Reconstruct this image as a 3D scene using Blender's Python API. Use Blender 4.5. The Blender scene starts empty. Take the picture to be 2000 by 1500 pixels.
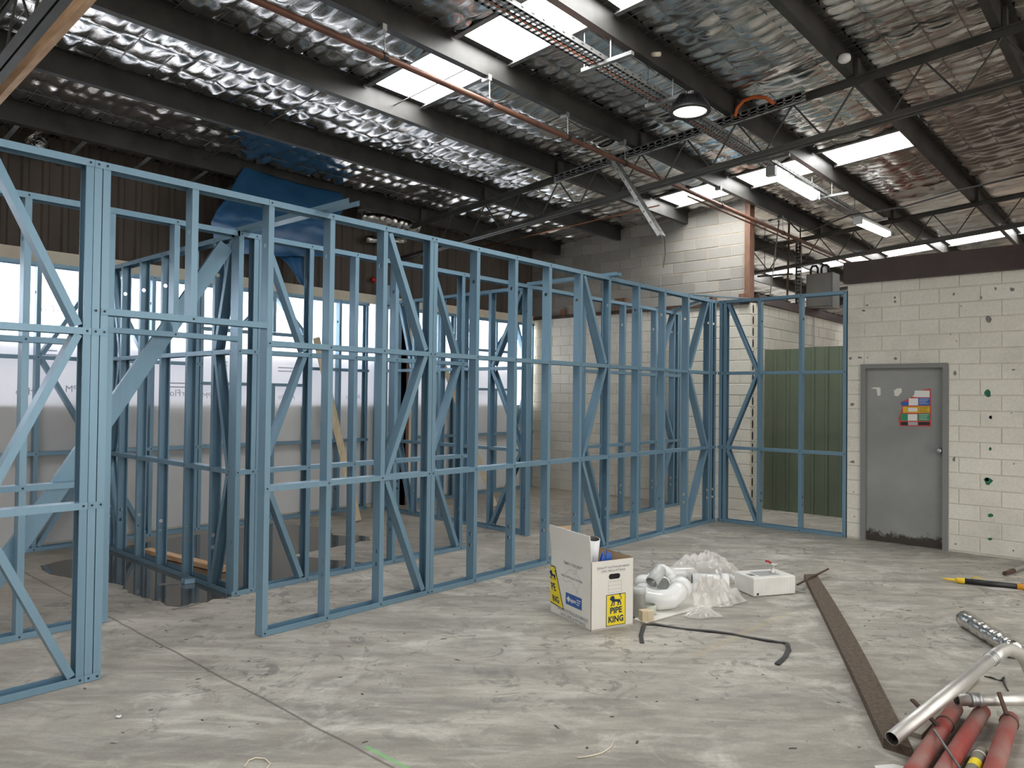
import bpy, math, random
import numpy as np
from mathutils import Vector, Matrix
SC = bpy.context.scene
COL = SC.collection
random.seed(7); RNG = np.random.default_rng(11)

# ------------------------------------------------------------------ camera
YAW, PITCH, ROLL, FPX, CAMH = 0.726163314, 0.0161944264, 0.0119484502, 1455.47391, 1.65
def cam_axes():
    f = Vector((math.cos(YAW)*math.cos(PITCH), math.sin(YAW)*math.cos(PITCH), math.sin(PITCH)))
    r = Vector((math.sin(YAW), -math.cos(YAW), 0)); u = r.cross(f)
    return f, math.cos(ROLL)*r+math.sin(ROLL)*u, -math.sin(ROLL)*r+math.cos(ROLL)*u
CF, CR, CU = cam_axes(); CP = Vector((0, 0, CAMH))
cam = bpy.data.cameras.new('camera'); camo = bpy.data.objects.new('camera', cam); COL.objects.link(camo)
cam.sensor_width = 36; cam.lens = FPX/2000*36; cam.clip_end = 200
m = Matrix.Identity(4)
for i in range(3): m[i][0], m[i][1], m[i][2], m[i][3] = CR[i], CU[i], -CF[i], CP[i]
camo.matrix_world = m; SC.camera = camo

# ------------------------------------------------------------------ world, light, exposure
SC.view_settings.view_transform = 'Standard'; SC.view_settings.look = 'None'
SC.view_settings.gamma = 1; SC.view_settings.use_curve_mapping = False
SC.view_settings.exposure = 0.93
SC.cycles.use_denoising = True
SC.cycles.max_bounces = 8; SC.cycles.diffuse_bounces = 5; SC.cycles.glossy_bounces = 4
SC.cycles.sample_clamp_indirect = 6
W = bpy.data.worlds.new('overcast_sky'); SC.world = W; W.use_nodes = True
bg = W.node_tree.nodes['Background']; bg.inputs[0].default_value = (1.0, 0.97, 0.93, 1); bg.inputs[1].default_value = 1.6
SKYLIGHT = 11.0      # daylight coming through the translucent roof sheets
WINDOW = 4.2       # daylight behind the wrapped window wall

# ------------------------------------------------------------------ pixel helpers (2000 x 1500 frame)
def ray(p): return (CF*FPX + CR*(p[0]-1000) + CU*(750-p[1])).normalized()
def G(p, z=0.0): r = ray(p); return CP + r*((z-CAMH)/r.z)
def AX(p, x): r = ray(p); return CP + r*(x/r.x)
def AY(p, y): r = ray(p); return CP + r*(y/r.y)

# ------------------------------------------------------------------ object helpers
def tag(o, label=None, cat=None, group=None, kind=None):
    if label: o['label'] = label
    if cat: o['category'] = cat
    if group: o['group'] = group
    if kind: o['kind'] = kind
    return o
def empty(name, loc=(0, 0, 0), label=None, cat=None, group=None, kind=None):
    o = bpy.data.objects.new(name, None); COL.objects.link(o); o.location = loc; o.empty_display_size = .1
    return tag(o, label, cat, group, kind)
def mesh(name, v, f, mat=None, smooth=False, mi=None):
    me = bpy.data.meshes.new(name); me.from_pydata([tuple(p) for p in v], [], f)
    for mm in (mat if isinstance(mat, (list, tuple)) else [mat]):
        if mm: me.materials.append(mm)
    if mi: me.polygons.foreach_set('material_index', mi)
    if smooth: me.polygons.foreach_set('use_smooth', [True]*len(me.polygons))
    me.update(); return me
def put(name, me, parent=None, M=None):
    """link a mesh; M is a world matrix / location; parented keeping that world place"""
    o = bpy.data.objects.new(name, me); COL.objects.link(o)
    if M is not None: M = M if isinstance(M, Matrix) else Matrix.Translation(M)
    else: M = Matrix.Identity(4)
    if parent is not None:
        o.parent = parent; o.matrix_basis = world(parent).inverted() @ M
    else: o.matrix_basis = M
    return o
def world(o): return world(o.parent) @ o.matrix_basis if o.parent else o.matrix_basis.copy()
def frameM(o, x, y, z):
    M = Matrix.Identity(4); x, y, z = Vector(x), Vector(y), Vector(z)
    for i in range(3): M[i][0], M[i][1], M[i][2], M[i][3] = x[i], y[i], z[i], o[i]
    return M
class MB:
    def __init__(s): s.v = []; s.f = []; s.m = []; s.k = 0
    def add(s, v, f):
        n = len(s.v); s.v += [tuple(p) for p in v]; s.f += [[i+n for i in q] for q in f]; s.m += [s.k]*len(f); return s
    def box(s, a, b):
        x0, y0, z0 = a; x1, y1, z1 = b
        return s.add([(x0,y0,z0),(x1,y0,z0),(x1,y1,z0),(x0,y1,z0),(x0,y0,z1),(x1,y0,z1),(x1,y1,z1),(x0,y1,z1)],
              [[0,3,2,1],[4,5,6,7],[0,1,5,4],[1,2,6,5],[2,3,7,6],[3,0,4,7]])
    def bar(s, a, b, w, h, up=(0, 0, 1)):
        """box beam a->b, w across, h along up"""
        a, b = Vector(a), Vector(b); d = (b-a).normalized(); up = Vector(up); x = d.cross(up)
        if x.length < 1e-4: x = d.cross(Vector((1, 0, 0)))
        x.normalize(); u = x.cross(d); x = x*w/2; u = u*h/2
        return s.add([a-x-u, a+x-u, a+x+u, a-x+u, b-x-u, b+x-u, b+x+u, b-x+u],
              [[0,3,2,1][::-1],[4,5,6,7][::-1],[0,1,5,4][::-1],[1,2,6,5][::-1],[2,3,7,6][::-1],[3,0,4,7][::-1]])
    def tube(s, pts, r, n=10, caps=True, hollow=0):
        pts = [Vector(p) for p in pts]; R = r if isinstance(r, (list, tuple)) else [r]*len(pts)
        t0 = (pts[1]-pts[0]).normalized(); x = t0.cross(Vector((0, 0, 1)))
        if x.length < .02: x = t0.cross(Vector((1, 0, 0)))
        x.normalize(); V = []; F = []
        for i, p in enumerate(pts):
            t = ((pts[min(i+1, len(pts)-1)]-pts[max(i-1, 0)])).normalized()
            x = (x - t*x.dot(t)).normalized(); y = t.cross(x)
            V += [p + (x*math.cos(2*math.pi*k/n)+y*math.sin(2*math.pi*k/n))*R[i] for k in range(n)]
        for i in range(len(pts)-1):
            for k in range(n):
                F.append([i*n+k, i*n+(k+1) % n, (i+1)*n+(k+1) % n, (i+1)*n+k])
        if caps:
            F.append(list(range(n))[::-1]); F.append([(len(pts)-1)*n+k for k in range(n)])
        return s.add(V, F)
    def pipe(s, pts, r, wall=.004, n=20):
        """hollow pipe with wall thickness"""
        pts = [Vector(p) for p in pts]; k0 = len(s.v)
        R = r if isinstance(r, (list, tuple)) else [r]*len(pts)
        s.tube(pts, R, n, caps=False); k1 = len(s.v); s.tube(pts, [q-wall for q in R], n, caps=False)
        L = (len(pts)-1)*n
        for i in range(n):
            j = (i+1) % n
            s.f.append([k0+i, k1+i, k1+j, k0+j]); s.f.append([k0+L+i, k0+L+j, k1+L+j, k1+L+i]); s.m += [s.k, s.k]
        return s
    def lathe(s, prof, c=(0, 0, 0), ax=(0, 0, 1), n=24):
        c = Vector(c); ax = Vector(ax).normalized(); x = ax.orthogonal().normalized(); y = ax.cross(x); V = []; F = []
        for (r, h) in prof: V += [c+ax*h+(x*math.cos(2*math.pi*k/n)+y*math.sin(2*math.pi*k/n))*r for k in range(n)]
        for i in range(len(prof)-1):
            for k in range(n): F.append([i*n+k, i*n+(k+1) % n, (i+1)*n+(k+1) % n, (i+1)*n+k])
        return s.add(V, F)
    def me(s, name, mat, smooth=False): return mesh(name, s.v, s.f, mat, smooth, s.m if any(s.m) else None)
    def build(s, name, mat, parent=None, smooth=False, M=None): return put(name, s.me(name, mat, smooth), parent, M)

# ------------------------------------------------------------------ materials
def mat(name, col, rough=.6, metal=0., **k):
    m = bpy.data.materials.new(name); m.use_nodes = True; b = m.node_tree.nodes['Principled BSDF']
    b.inputs['Base Color'].default_value = (*col, 1); b.inputs['Roughness'].default_value = rough; b.inputs['Metallic'].default_value = metal
    for kk, v in k.items(): b.inputs[kk].default_value = v
    return m
class NT:
    def __init__(s, m): s.m = m; s.t = m.node_tree; s.b = s.t.nodes['Principled BSDF']
    def n(s, typ, **k):
        q = s.t.nodes.new(typ)
        for a, v in k.items():
            if a.startswith('_'): q.inputs[a[1:].replace('_', ' ')].default_value = v
            else: setattr(q, a, v)
        return q
    def l(s, a, b): s.t.links.new(a, b)
    def coord(s, kind='Object', scale=(1, 1, 1), rot=(0, 0, 0)):
        c = s.n('ShaderNodeTexCoord'); mp = s.n('ShaderNodeMapping'); mp.inputs['Scale'].default_value = scale; mp.inputs['Rotation'].default_value = rot
        s.l(c.outputs[kind], mp.inputs['Vector']); return mp.outputs[0]
    def along(s, ang, scale):
        q = s.n('ShaderNodeMapping'); s.l(s.coord('Object', (1, 1, 1), (0, 0, ang)), q.inputs['Vector']); q.inputs['Scale'].default_value = scale; return q.outputs[0]
    def noise(s, vec, scale, detail=4, rough=.55, dist=0.):
        q = s.n('ShaderNodeTexNoise'); s.l(vec, q.inputs['Vector']); q.inputs['Scale'].default_value = scale
        q.inputs['Detail'].default_value = detail; q.inputs['Roughness'].default_value = rough; q.inputs['Distortion'].default_value = dist; return q.outputs['Fac']
    def ramp(s, fac, stops):
        q = s.n('ShaderNodeValToRGB'); s.l(fac, q.inputs[0]); el = q.color_ramp.elements
        for i, (p, c) in enumerate(stops):
            e = el[i] if i < 2 else el.new(p); e.position = p; e.color = c if len(c) == 4 else (*c, 1)
        return q.outputs[0]
    def mix(s, fac, a, b, blend='MIX'):
        q = s.n('ShaderNodeMix', data_type='RGBA', blend_type=blend)
        for sock, v in ((q.inputs[0], fac), (q.inputs[6], a), (q.inputs[7], b)):
            if hasattr(v, 'is_linked'): s.l(v, sock)
            else: sock.default_value = v if not isinstance(v, tuple) else (*v, 1)[:4]
        return q.outputs[2]
    def math(s, op, a, b=0., c=None):
        q = s.n('ShaderNodeMath', operation=op)
        for i, v in enumerate((a, b) if c is None else (a, b, c)):
            if hasattr(v, 'is_linked'): s.l(v, q.inputs[i])
            else: q.inputs[i].default_value = v
        return q.outputs[0]
    def bump(s, h, strength=.3, dist=.01):
        q = s.n('ShaderNodeBump'); q.inputs['Strength'].default_value = strength; q.inputs['Distance'].default_value = dist
        s.l(h, q.inputs['Height']); s.l(q.outputs[0], s.b.inputs['Normal'])
    def base(s, c): s.l(c, s.b.inputs['Base Color'])
    def rough(s, c): s.l(c, s.b.inputs['Roughness'])
def noisy(name, c1, c2, scale, rough=.7, metal=0., bump=.2, bscale=None, stretch=(1, 1, 1), dist=.004, p=(.35, .65)):
    m = mat(name, c1, rough, metal); t = NT(m); v = t.coord('Object', stretch)
    t.base(t.ramp(t.noise(v, scale, 5), [(p[0], c1), (p[1], c2)]))
    if bump: t.bump(t.noise(v, bscale or scale*3, 4), bump, dist)
    return m
def blockmat(name, ca, cb, dirt, var=.10):
    m = mat(name, ca, .8); t = NT(m); v = t.coord('Object'); g = t.n('ShaderNodeNewGeometry')
    pos = t.n('ShaderNodeMapping'); t.l(g.outputs['Position'], pos.inputs['Vector'])
    oi = t.n('ShaderNodeObjectInfo')
    c = t.mix(oi.outputs['Random'], ca, cb)
    d = t.ramp(t.noise(pos.outputs[0], 1.1, 6, .65), [(.52, (0, 0, 0)), (.78, (1, 1, 1))])
    c = t.mix(t.math('MULTIPLY', d, .55), c, dirt)
    fine = t.ramp(t.noise(pos.outputs[0], 38, 4, .7), [(.3, (.86, .86, .86)), (.7, (1, 1, 1))])
    c = t.mix(1.0, c, fine, 'MULTIPLY'); t.base(c)
    t.bump(t.noise(pos.outputs[0], 90, 3, .7), .25, .004)
    return m
M = {}
def steel_blue():
    m = mat('blue_coated_steel', (.18, .335, .465), .36, .35); t = NT(m); oi = t.n('ShaderNodeObjectInfo'); v = t.coord('Object', (30, 30, 1.5))
    c = t.mix(oi.outputs['Random'], (.175, .298, .395), (.21, .34, .44))
    c = t.mix(t.math('MULTIPLY', t.ramp(t.noise(v, 1.2, 4), [(.45, (0, 0, 0)), (.75, (1, 1, 1))]), .18), c, (.105, .215, .31)); t.base(c)
    t.bump(t.noise(t.coord('Object', (4, 4, 1)), 3, 2), .05, .004); return m
M['blue'] = steel_blue()
M['screw'] = mat('screw_recess', (.012, .018, .025), .5)
M['ink'] = mat('dark_ink', (.02, .025, .035), .7)
M['purlin'] = noisy('dark_steel_paint', (.030, .029, .027), (.060, .058, .054), 3, .5, .2, .1, 20)
M['truss'] = noisy('truss_paint', (.05, .05, .046), (.08, .078, .07), 4, .55, .1, .1, 20)
M['galv'] = noisy('galvanised_steel', (.34, .35, .35), (.48, .48, .47), 14, .42, .8, .08, 30)
M['galvd'] = noisy('dull_galvanised_steel', (.20, .205, .205), (.30, .30, .295), 14, .5, .6, .08, 30)
M['alu'] = noisy('aluminium_tube', (.60, .585, .56), (.74, .72, .68), 6, .46, .85, .06, 20, (1, 1, 1))
M['copper'] = noisy('copper_pipe', (.115, .052, .036), (.19, .088, .058), 5, .5, .35, .05, 30)
M['copper2'] = noisy('bright_copper_pipe', (.42, .17, .10), (.55, .24, .15), 5, .35, .8, .05, 30)
M['timber'] = noisy('raw_pine', (.60, .35, .19), (.76, .49, .29), 4, .65, 0, .15, 20, (8, 1.2, 8))
M['pale'] = noisy('pale_pine', (.55, .44, .28), (.68, .57, .40), 4, .65, 0, .15, 20, (9, 9, 1))
M['oldwood'] = noisy('weathered_hardwood', (.075, .055, .040), (.135, .10, .072), 3, .8, 0, .4, 14, (14, 14, 14))
M['post'] = noisy('red_brown_post', (.13, .062, .037), (.20, .10, .06), 5, .6, 0, .15, 20, (6, 6, 1))
M['fascia'] = noisy('dark_brown_fascia_paint', (.040, .022, .021), (.058, .034, .031), 3, .45, 0, .08, 30)
M['brownclad'] = noisy('brown_cladding', (.060, .047, .038), (.105, .083, .068), 2.2, .7, 0, .12, 20, (1, 1, .3))
M['cream'] = noisy('cream_trim', (.66, .58, .45), (.76, .69, .56), 3, .6)
M['white'] = mat('white_plastic', (.80, .80, .78), .35)
M['offwhite'] = noisy('aged_white_enamel', (.70, .69, .65), (.79, .78, .75), 5, .4, 0, .04, 40)
M['grey'] = mat('grey_plastic', (.36, .37, .37), .45)
M['black'] = mat('black_plastic', (.018, .018, .02), .45)
M['green'] = noisy('green_sheet_paint', (.088, .112, .072), (.125, .152, .102), 2.0, .55, .0, .1, 20, (1, 1, .35))
M['tarp'] = noisy('blue_tarpaulin', (.015, .085, .20), (.025, .12, .27), 3, .5, 0, .25, 10)
M['doorpaint'] = noisy('grey_door_paint', (.19, .195, .195), (.235, .24, .24), 2.5, .5, 0, .05, 40)
M['red'] = noisy('chalky_red_paint', (.30, .035, .028), (.30, .17, .145), 4, .65, 0, .15, 30)
M['rust'] = noisy('rusty_rod', (.06, .035, .026), (.11, .065, .045), 12, .8, .2, .2, 40)
M['yellow'] = mat('yellow_print', (.85, .68, .02), .55)
M['yellowp'] = mat('yellow_plastic', (.78, .52, .02), .4)
M['navy'] = mat('navy_print', (.012, .03, .075), .6)
M['labelblue'] = mat('blue_label', (.03, .11, .36), .5)
M['print'] = mat('grey_print', (.33, .33, .36), .7)
M['card'] = noisy('white_carton', (.74, .72, .66), (.80, .78, .73), 2, .6, 0, .05, 20)
M['kraft'] = noisy('brown_carton', (.36, .25, .16), (.43, .31, .20), 3, .8, 0, .1, 30)
M['pvc'] = mat('white_pvc', (.78, .79, .78), .22)
M['pvcg'] = mat('grey_pvc', (.50, .52, .50), .3)
M['orange'] = mat('orange_conduit', (.62, .13, .03), .45)
M['redp'] = mat('red_plastic', (.42, .01, .015), .4)
M['bluep'] = mat('blue_plastic', (.03, .13, .50), .35)
M['darkhole'] = mat('dark_recess', (.01, .01, .01), .9)
M['chip'] = noisy('bare_concrete_chip', (.16, .155, .145), (.26, .25, .24), 40, .9)
M['chipg'] = noisy('green_paint_chip', (.01, .10, .05), (.02, .17, .09), 40, .6)
M['chipw'] = mat('torn_paper_residue', (.72, .71, .66), .8)
M['block'] = blockmat('painted_cream_block', (.77, .74, .655), (.82, .79, .71), (.47, .45, .39))
M['blockw'] = blockmat('painted_white_block', (.72, .68, .585), (.79, .75, .655), (.42, .39, .33))
M['blockg'] = blockmat('raw_grey_block', (.27, .255, .23), (.37, .35, .315), (.21, .195, .175))
M['mortar'] = noisy('mortar', (.34, .285, .21), (.43, .365, .28), 9, .9)
M['mortarw'] = noisy('painted_mortar', (.57, .54, .465), (.65, .62, .54), 9, .9)
def emis(name, col, s):
    m = mat(name, (.8, .8, .8), .6); b = m.node_tree.nodes['Principled BSDF']
    b.inputs['Emission Color'].default_value = (*col, 1); b.inputs['Emission Strength'].default_value = s; return m
M['skylight'] = emis('translucent_roof_sheet', (1, 1, .985), SKYLIGHT)
M['windowdim'] = emis('dimmed_lower_window', (.93, .94, 1), WINDOW*.14)  # weaker emission set in the lower panes to grade the glow on the wrap
M['window'] = emis('bright_window', (.98, .99, 1), WINDOW)
M['tubelight'] = emis('lit_diffuser', (.96, .98, 1), 5.0)
M['lens'] = emis('lit_lens', (1, .95, .78), 2.2)
def sarking():
    m = bpy.data.materials.new('white_wall_wrap'); m.use_nodes = True; t = m.node_tree; t.nodes.clear()
    o = t.nodes.new('ShaderNodeOutputMaterial'); mx = t.nodes.new('ShaderNodeMixShader'); d = t.nodes.new('ShaderNodeBsdfDiffuse'); tr = t.nodes.new('ShaderNodeBsdfTranslucent')
    d.inputs[0].default_value = (.82, .815, .81, 1); tr.inputs[0].default_value = (.74, .75, .80, 1); mx.inputs[0].default_value = .32
    n = t.nodes.new('ShaderNodeTexNoise'); n.inputs['Scale'].default_value = 1.3; n.inputs['Detail'].default_value = 3
    bp = t.nodes.new('ShaderNodeBump'); bp.inputs['Strength'].default_value = .4; bp.inputs['Distance'].default_value = .05
    c = t.nodes.new('ShaderNodeTexCoord'); t.links.new(c.outputs['Object'], n.inputs['Vector']); t.links.new(n.outputs['Fac'], bp.inputs['Height'])
    t.links.new(bp.outputs[0], d.inputs['Normal'])
    t.links.new(d.outputs[0], mx.inputs[1]); t.links.new(tr.outputs[0], mx.inputs[2]); t.links.new(mx.outputs[0], o.inputs[0]); return m
M['sarking'] = sarking()
def plastic_film():
    m = bpy.data.materials.new('clear_plastic_film'); m.use_nodes = True; t = m.node_tree; t.nodes.clear()
    o = t.nodes.new('ShaderNodeOutputMaterial'); a = t.nodes.new('ShaderNodeMixShader'); b = t.nodes.new('ShaderNodeMixShader')
    tp = t.nodes.new('ShaderNodeBsdfTransparent'); d = t.nodes.new('ShaderNodeBsdfDiffuse'); g = t.nodes.new('ShaderNodeBsdfGlossy')
    tp.inputs[0].default_value = (.95, .94, .92, 1); d.inputs[0].default_value = (.90, .88, .86, 1); g.inputs['Roughness'].default_value = .18
    lw = t.nodes.new('ShaderNodeValue'); lw.outputs[0].default_value = .07
    tl = t.nodes.new('ShaderNodeBsdfTranslucent'); tl.inputs[0].default_value = (.92, .90, .88, 1); dt = t.nodes.new('ShaderNodeMixShader'); dt.inputs[0].default_value = .4
    t.links.new(d.outputs[0], dt.inputs[1]); t.links.new(tl.outputs[0], dt.inputs[2])
    a.inputs[0].default_value = .50; t.links.new(tp.outputs[0], a.inputs[1]); t.links.new(dt.outputs[0], a.inputs[2])
    t.links.new(lw.outputs[0], b.inputs[0]); t.links.new(a.outputs[0], b.inputs[1]); t.links.new(g.outputs[0], b.inputs[2]); t.links.new(b.outputs[0], o.inputs[0]); return m
M['film'] = plastic_film()
def foil():
    m = mat('reflective_foil', (.70, .69, .67), .24, 1.); t = NT(m); v = t.coord('Object', (1, 1, 1))
    n1 = t.noise(t.coord('Object', (1, .28, 1)), 26, 4, .6, .8); n2 = t.noise(t.coord('Object', (1, .6, 1)), 70, 3, .6)
    t.bump(t.math('ADD', n1, t.math('MULTIPLY', n2, .3)), .30, .012)
    t.base(t.ramp(t.noise(v, .8, 5, .6), [(.35, (.60, .585, .56)), (.7, (.74, .735, .72))]))
    t.rough(t.math('MULTIPLY_ADD', t.noise(v, 5, 3), .14, .10)); return m
M['foil'] = foil()
M['foilwrap'] = M['foil']
def concrete():
    m = mat('worn_concrete', (.4, .38, .35), .6); t = NT(m); v = t.coord('Object'); sx = t.n('ShaderNodeSeparateXYZ'); t.l(v, sx.inputs[0])
    X, Y = sx.outputs[0], sx.outputs[1]
    big = t.noise(v, .55, 6, .62, .7); mid = t.noise(t.along(.845, (.55, 1.5, 1)), 2.3, 6, .62, .8); fine = t.noise(v, 60, 4, .7)
    c = t.ramp(big, [(.36, (.36, .335, .285)), (.66, (.51, .48, .42))])
    c = t.mix(t.ramp(mid, [(.44, (0, 0, 0)), (.66, (.75, .75, .75))]), c, (.25, .235, .21))
    pale = t.ramp(t.noise(v, 1.5, 7, .7, 1.4), [(.53, (0, 0, 0)), (.70, (.85, .85, .85))])
    c = t.mix(pale, c, (.68, .655, .595))
    streak = t.ramp(t.noise(t.along(.845, (.45, 2.4, 1)), 1.6, 6, .62, .7), [(.48, (0, 0, 0)), (.68, (.7, .7, .7))])
    c = t.mix(streak, c, (.265, .25, .225))
    st2 = t.ramp(t.noise(t.along(.95, (.5, 3.2, 1)), 2.6, 6, .62, .5), [(.54, (0, 0, 0)), (.70, (.55, .55, .55))])
    c = t.mix(st2, c, (.62, .60, .54))
    sm = t.ramp(t.noise(t.along(.8, (.6, 1.8, 1)), 7, 5, .65, .8), [(.40, (.84, .835, .83)), (.62, (1.03, 1.03, 1.03))]); c = t.mix(1., c, sm, 'MULTIPLY')
    # tan, darker tone rises with Y into the framed rooms
    tan = t.ramp(t.math('MULTIPLY_ADD', Y, .25, -.9), [(0, (0, 0, 0)), (1, (.6, .6, .6))])
    c = t.mix(tan, c, (.36, .295, .22))
    blotch = t.ramp(t.noise(v, 4.2, 7, .72, 1.8), [(.54, (0, 0, 0)), (.60, (.75, .75, .75))]); c = t.mix(t.math('MULTIPLY', blotch, t.ramp(big, [(.45, (0, 0, 0)), (.55, (1, 1, 1))])), c, (.17, .16, .145))
    c = t.mix(1., c, t.ramp(fine, [(.3, (.88, .88, .88)), (.7, (1.05, 1.05, 1.05))]), 'MULTIPLY')
    # saw cut joints in the slab
    wob = t.math('MULTIPLY_ADD', t.noise(v, 3, 3), .03, -.015)
    for pos in (2.15, 8.3):
        dd = t.math('ABSOLUTE', t.math('SUBTRACT', t.math('ADD', X, wob), pos)); c = t.mix(t.ramp(dd, [(.004, (.75, .75, .75)), (.011, (0, 0, 0))]), c, (.10, .085, .065))
    # green spray mark along the joint
    gm = t.math('MULTIPLY', t.ramp(t.math('ABSOLUTE', t.math('SUBTRACT', X, 2.19)), [(.006, (.75, .75, .75)), (.013, (0, 0, 0))]),
                t.ramp(t.math('ABSOLUTE', t.math('SUBTRACT', Y, 2.62)), [(.2, (1, 1, 1)), (.23, (0, 0, 0))]))
    c = t.mix(gm, c, (.16, .52, .16))
    # faint old yellow line
    ax_, ay_, bx_, by_ = 5.85, 2.23, 4.33, 2.30
    ex, ey = bx_-ax_, by_-ay_; L = math.hypot(ex, ey); ex /= L; ey /= L
    dl = t.math('ABSOLUTE', t.math('ADD', t.math('MULTIPLY', t.math('SUBTRACT', X, ax_), -ey), t.math('MULTIPLY', t.math('SUBTRACT', Y, ay_), ex)))
    al = t.math('ADD', t.math('MULTIPLY', t.math('SUBTRACT', X, ax_), ex), t.math('MULTIPLY', t.math('SUBTRACT', Y, ay_), ey))
    ym = t.math('MULTIPLY', t.ramp(dl, [(.022, (.4, .4, .4)), (.035, (0, 0, 0))]), t.ramp(t.math('ABSOLUTE', t.math('SUBTRACT', al, L/2)), [(L/2-.05, (1, 1, 1)), (L/2, (0, 0, 0))]))
    c = t.mix(t.math('MULTIPLY', ym, t.noise(v, 8, 3)), c, (.50, .40, .20)); t.base(c)
    t.rough(t.ramp(mid, [(.3, (.42, .42, .42)), (.7, (.66, .66, .66))]))
    t.bump(t.math('ADD', t.math('MULTIPLY', fine, .25), mid), .12, .006); return m
M['concrete'] = concrete()
def wet():
    m = mat('wet_concrete', (.06, .05, .04), .06); t = NT(m); v = t.coord('Object'); t.base(t.ramp(t.noise(v, 2.5, 5), [(.35, (.055, .047, .038)), (.7, (.10, .085, .068))]))
    m.node_tree.nodes['Principled BSDF'].inputs['Specular IOR Level'].default_value = .5; return m
M['wet'] = wet()

# ================================================================== THE SHELL
def roofz(y): return 5.0-.075*y
PURLINS = [1.05, 2.2, 3.36, 4.5, 5.68, 6.93, 8.2]
YB = -10.5   # the hall runs on behind the viewpoint to an open end
PURL_ALL = [-9.3, -8.15, -7.0, -5.8, -4.65, -3.5, -2.38, -1.25, -.1]+PURLINS
SKY_X = [(-5.95, -5.25), (-.85, -.15), (4.27, 4.96), (9.40, 10.10), (16.0, 16.75), (21.5, 22.2)]
XR0, XR1 = -7.0, 26.0
floor = put('floor', MB().box((-7, -13, -.25), (26, 8.9, 0)).me('floor', M['concrete'])); tag(floor, 'worn grey concrete slab with stains and saw cut joints', 'floor', kind='structure')
grd = put('ground', MB().box((-40, -45, -.30), (60, 40, -.26)).me('ground', noisy('outdoor_bounce_ground', (.26, .255, .24), (.33, .32, .30), .6, .9))); tag(grd, 'unseen outdoor ground added to bounce light into the building', 'ground', kind='structure')  # unseen ground, added outside for light bounce

# ---- roof: sheet deck, foil blankets bay by bay, purlins
ceil = put('ceiling', MB().add([(XR0, YB, roofz(YB)+.10), (XR1, YB, roofz(YB)+.10), (XR1, 9.2, roofz(9.2)+.10), (XR0, 9.2, roofz(9.2)+.10),
      (XR0, YB, roofz(YB)+.14), (XR1, YB, roofz(YB)+.14), (XR1, 9.2, roofz(9.2)+.14), (XR0, 9.2, roofz(9.2)+.14)],
      [[0,1,2,3],[7,6,5,4],[0,4,5,1],[1,5,6,2],[2,6,7,3],[3,7,4,0]]).me('ceiling', M['galvd']))
tag(ceil, 'low pitched metal roof lined with crinkled silver foil', 'ceiling', kind='structure')
_vg = {}
def vnoise(x, y, seed):
    if seed not in _vg: _vg[seed] = np.random.default_rng(seed).random((256, 256))
    g = _vg[seed]; xi = np.floor(x).astype(int); yi = np.floor(y).astype(int); fx = x-xi; fy = y-yi
    fx = fx*fx*(3-2*fx); fy = fy*fy*(3-2*fy); xi %= 256; yi %= 256; x1 = (xi+1) % 256; y1 = (yi+1) % 256
    return (g[xi, yi]*(1-fx)*(1-fy)+g[x1, yi]*fx*(1-fy)+g[xi, y1]*(1-fx)*fy+g[x1, y1]*fx*fy)*2-1
def foil_sheet(x0, x1, y0, y1, seed, dx):
    nx = max(4, int((x1-x0)/dx)); ny = max(6, int((y1-y0)/(dx*1.1)))
    X, Y = np.meshgrid(np.linspace(x0, x1, nx+1), np.linspace(y0, y1, ny+1), indexing='ij'); t = (Y-y0)/(y1-y0)
    wx, wy = .155, (y1-y0)/4
    pil = np.abs(np.sin(np.pi*X/wx))**.8*np.abs(np.sin(np.pi*(Y-y0)/wy))**.5
    rdg = lambda a, b, k: 1-2*np.abs(vnoise(a, b, k))
    z = roofz(Y)+.02-.030*np.sin(np.pi*t)**.8*(1+.5*vnoise(X*.8, Y*.5, seed+1))-.026*pil*(1+.7*vnoise(X*6, Y*3, seed+2))
    z += .014*rdg(X*8+Y*.9, Y*1.6, seed+3)+.008*vnoise(X*13-Y*1.2, Y*3, seed+4)+.0035*rdg(X*17+Y*6, Y*6, seed+5)
    z = np.where((t < .02) | (t > .98), roofz(Y)+.02, z)
    v = np.stack([X, Y, z], -1).reshape(-1, 3); n1 = ny+1
    i = (np.arange(nx)[:, None]*n1+np.arange(ny)[None, :]).reshape(-1); f = np.stack([i, i+1, i+n1+1, i+n1], -1)
    me = bpy.data.meshes.new('foil_sheet'); me.vertices.add(len(v)); me.vertices.foreach_set('co', v.ravel()); me.loops.add(f.size); me.loops.foreach_set('vertex_index', f.ravel().astype(np.int32))
    me.polygons.add(len(f)); me.polygons.foreach_set('loop_start', np.arange(0, f.size, 4, dtype=np.int32)); me.polygons.foreach_set('use_smooth', np.ones(len(f), bool))
    me.materials.append(M['foil']); me.update(calc_edges=True); put('foil_sheet', me, ceil)
cuts = [XR0]+[c for s in SKY_X for c in s]+[XR1]; sd = 100; win = 0
BAYS = list(zip([YB]+PURL_ALL, PURL_ALL+[8.93]))
def lit(k, y0): return (-1.3 if k in (4, 5) else 2.1) < y0 < (6.8 if k == 4 else 5.6) or -8.2 < y0 < -3.4  # rows behind the viewpoint are unseen, added for fill light
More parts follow.
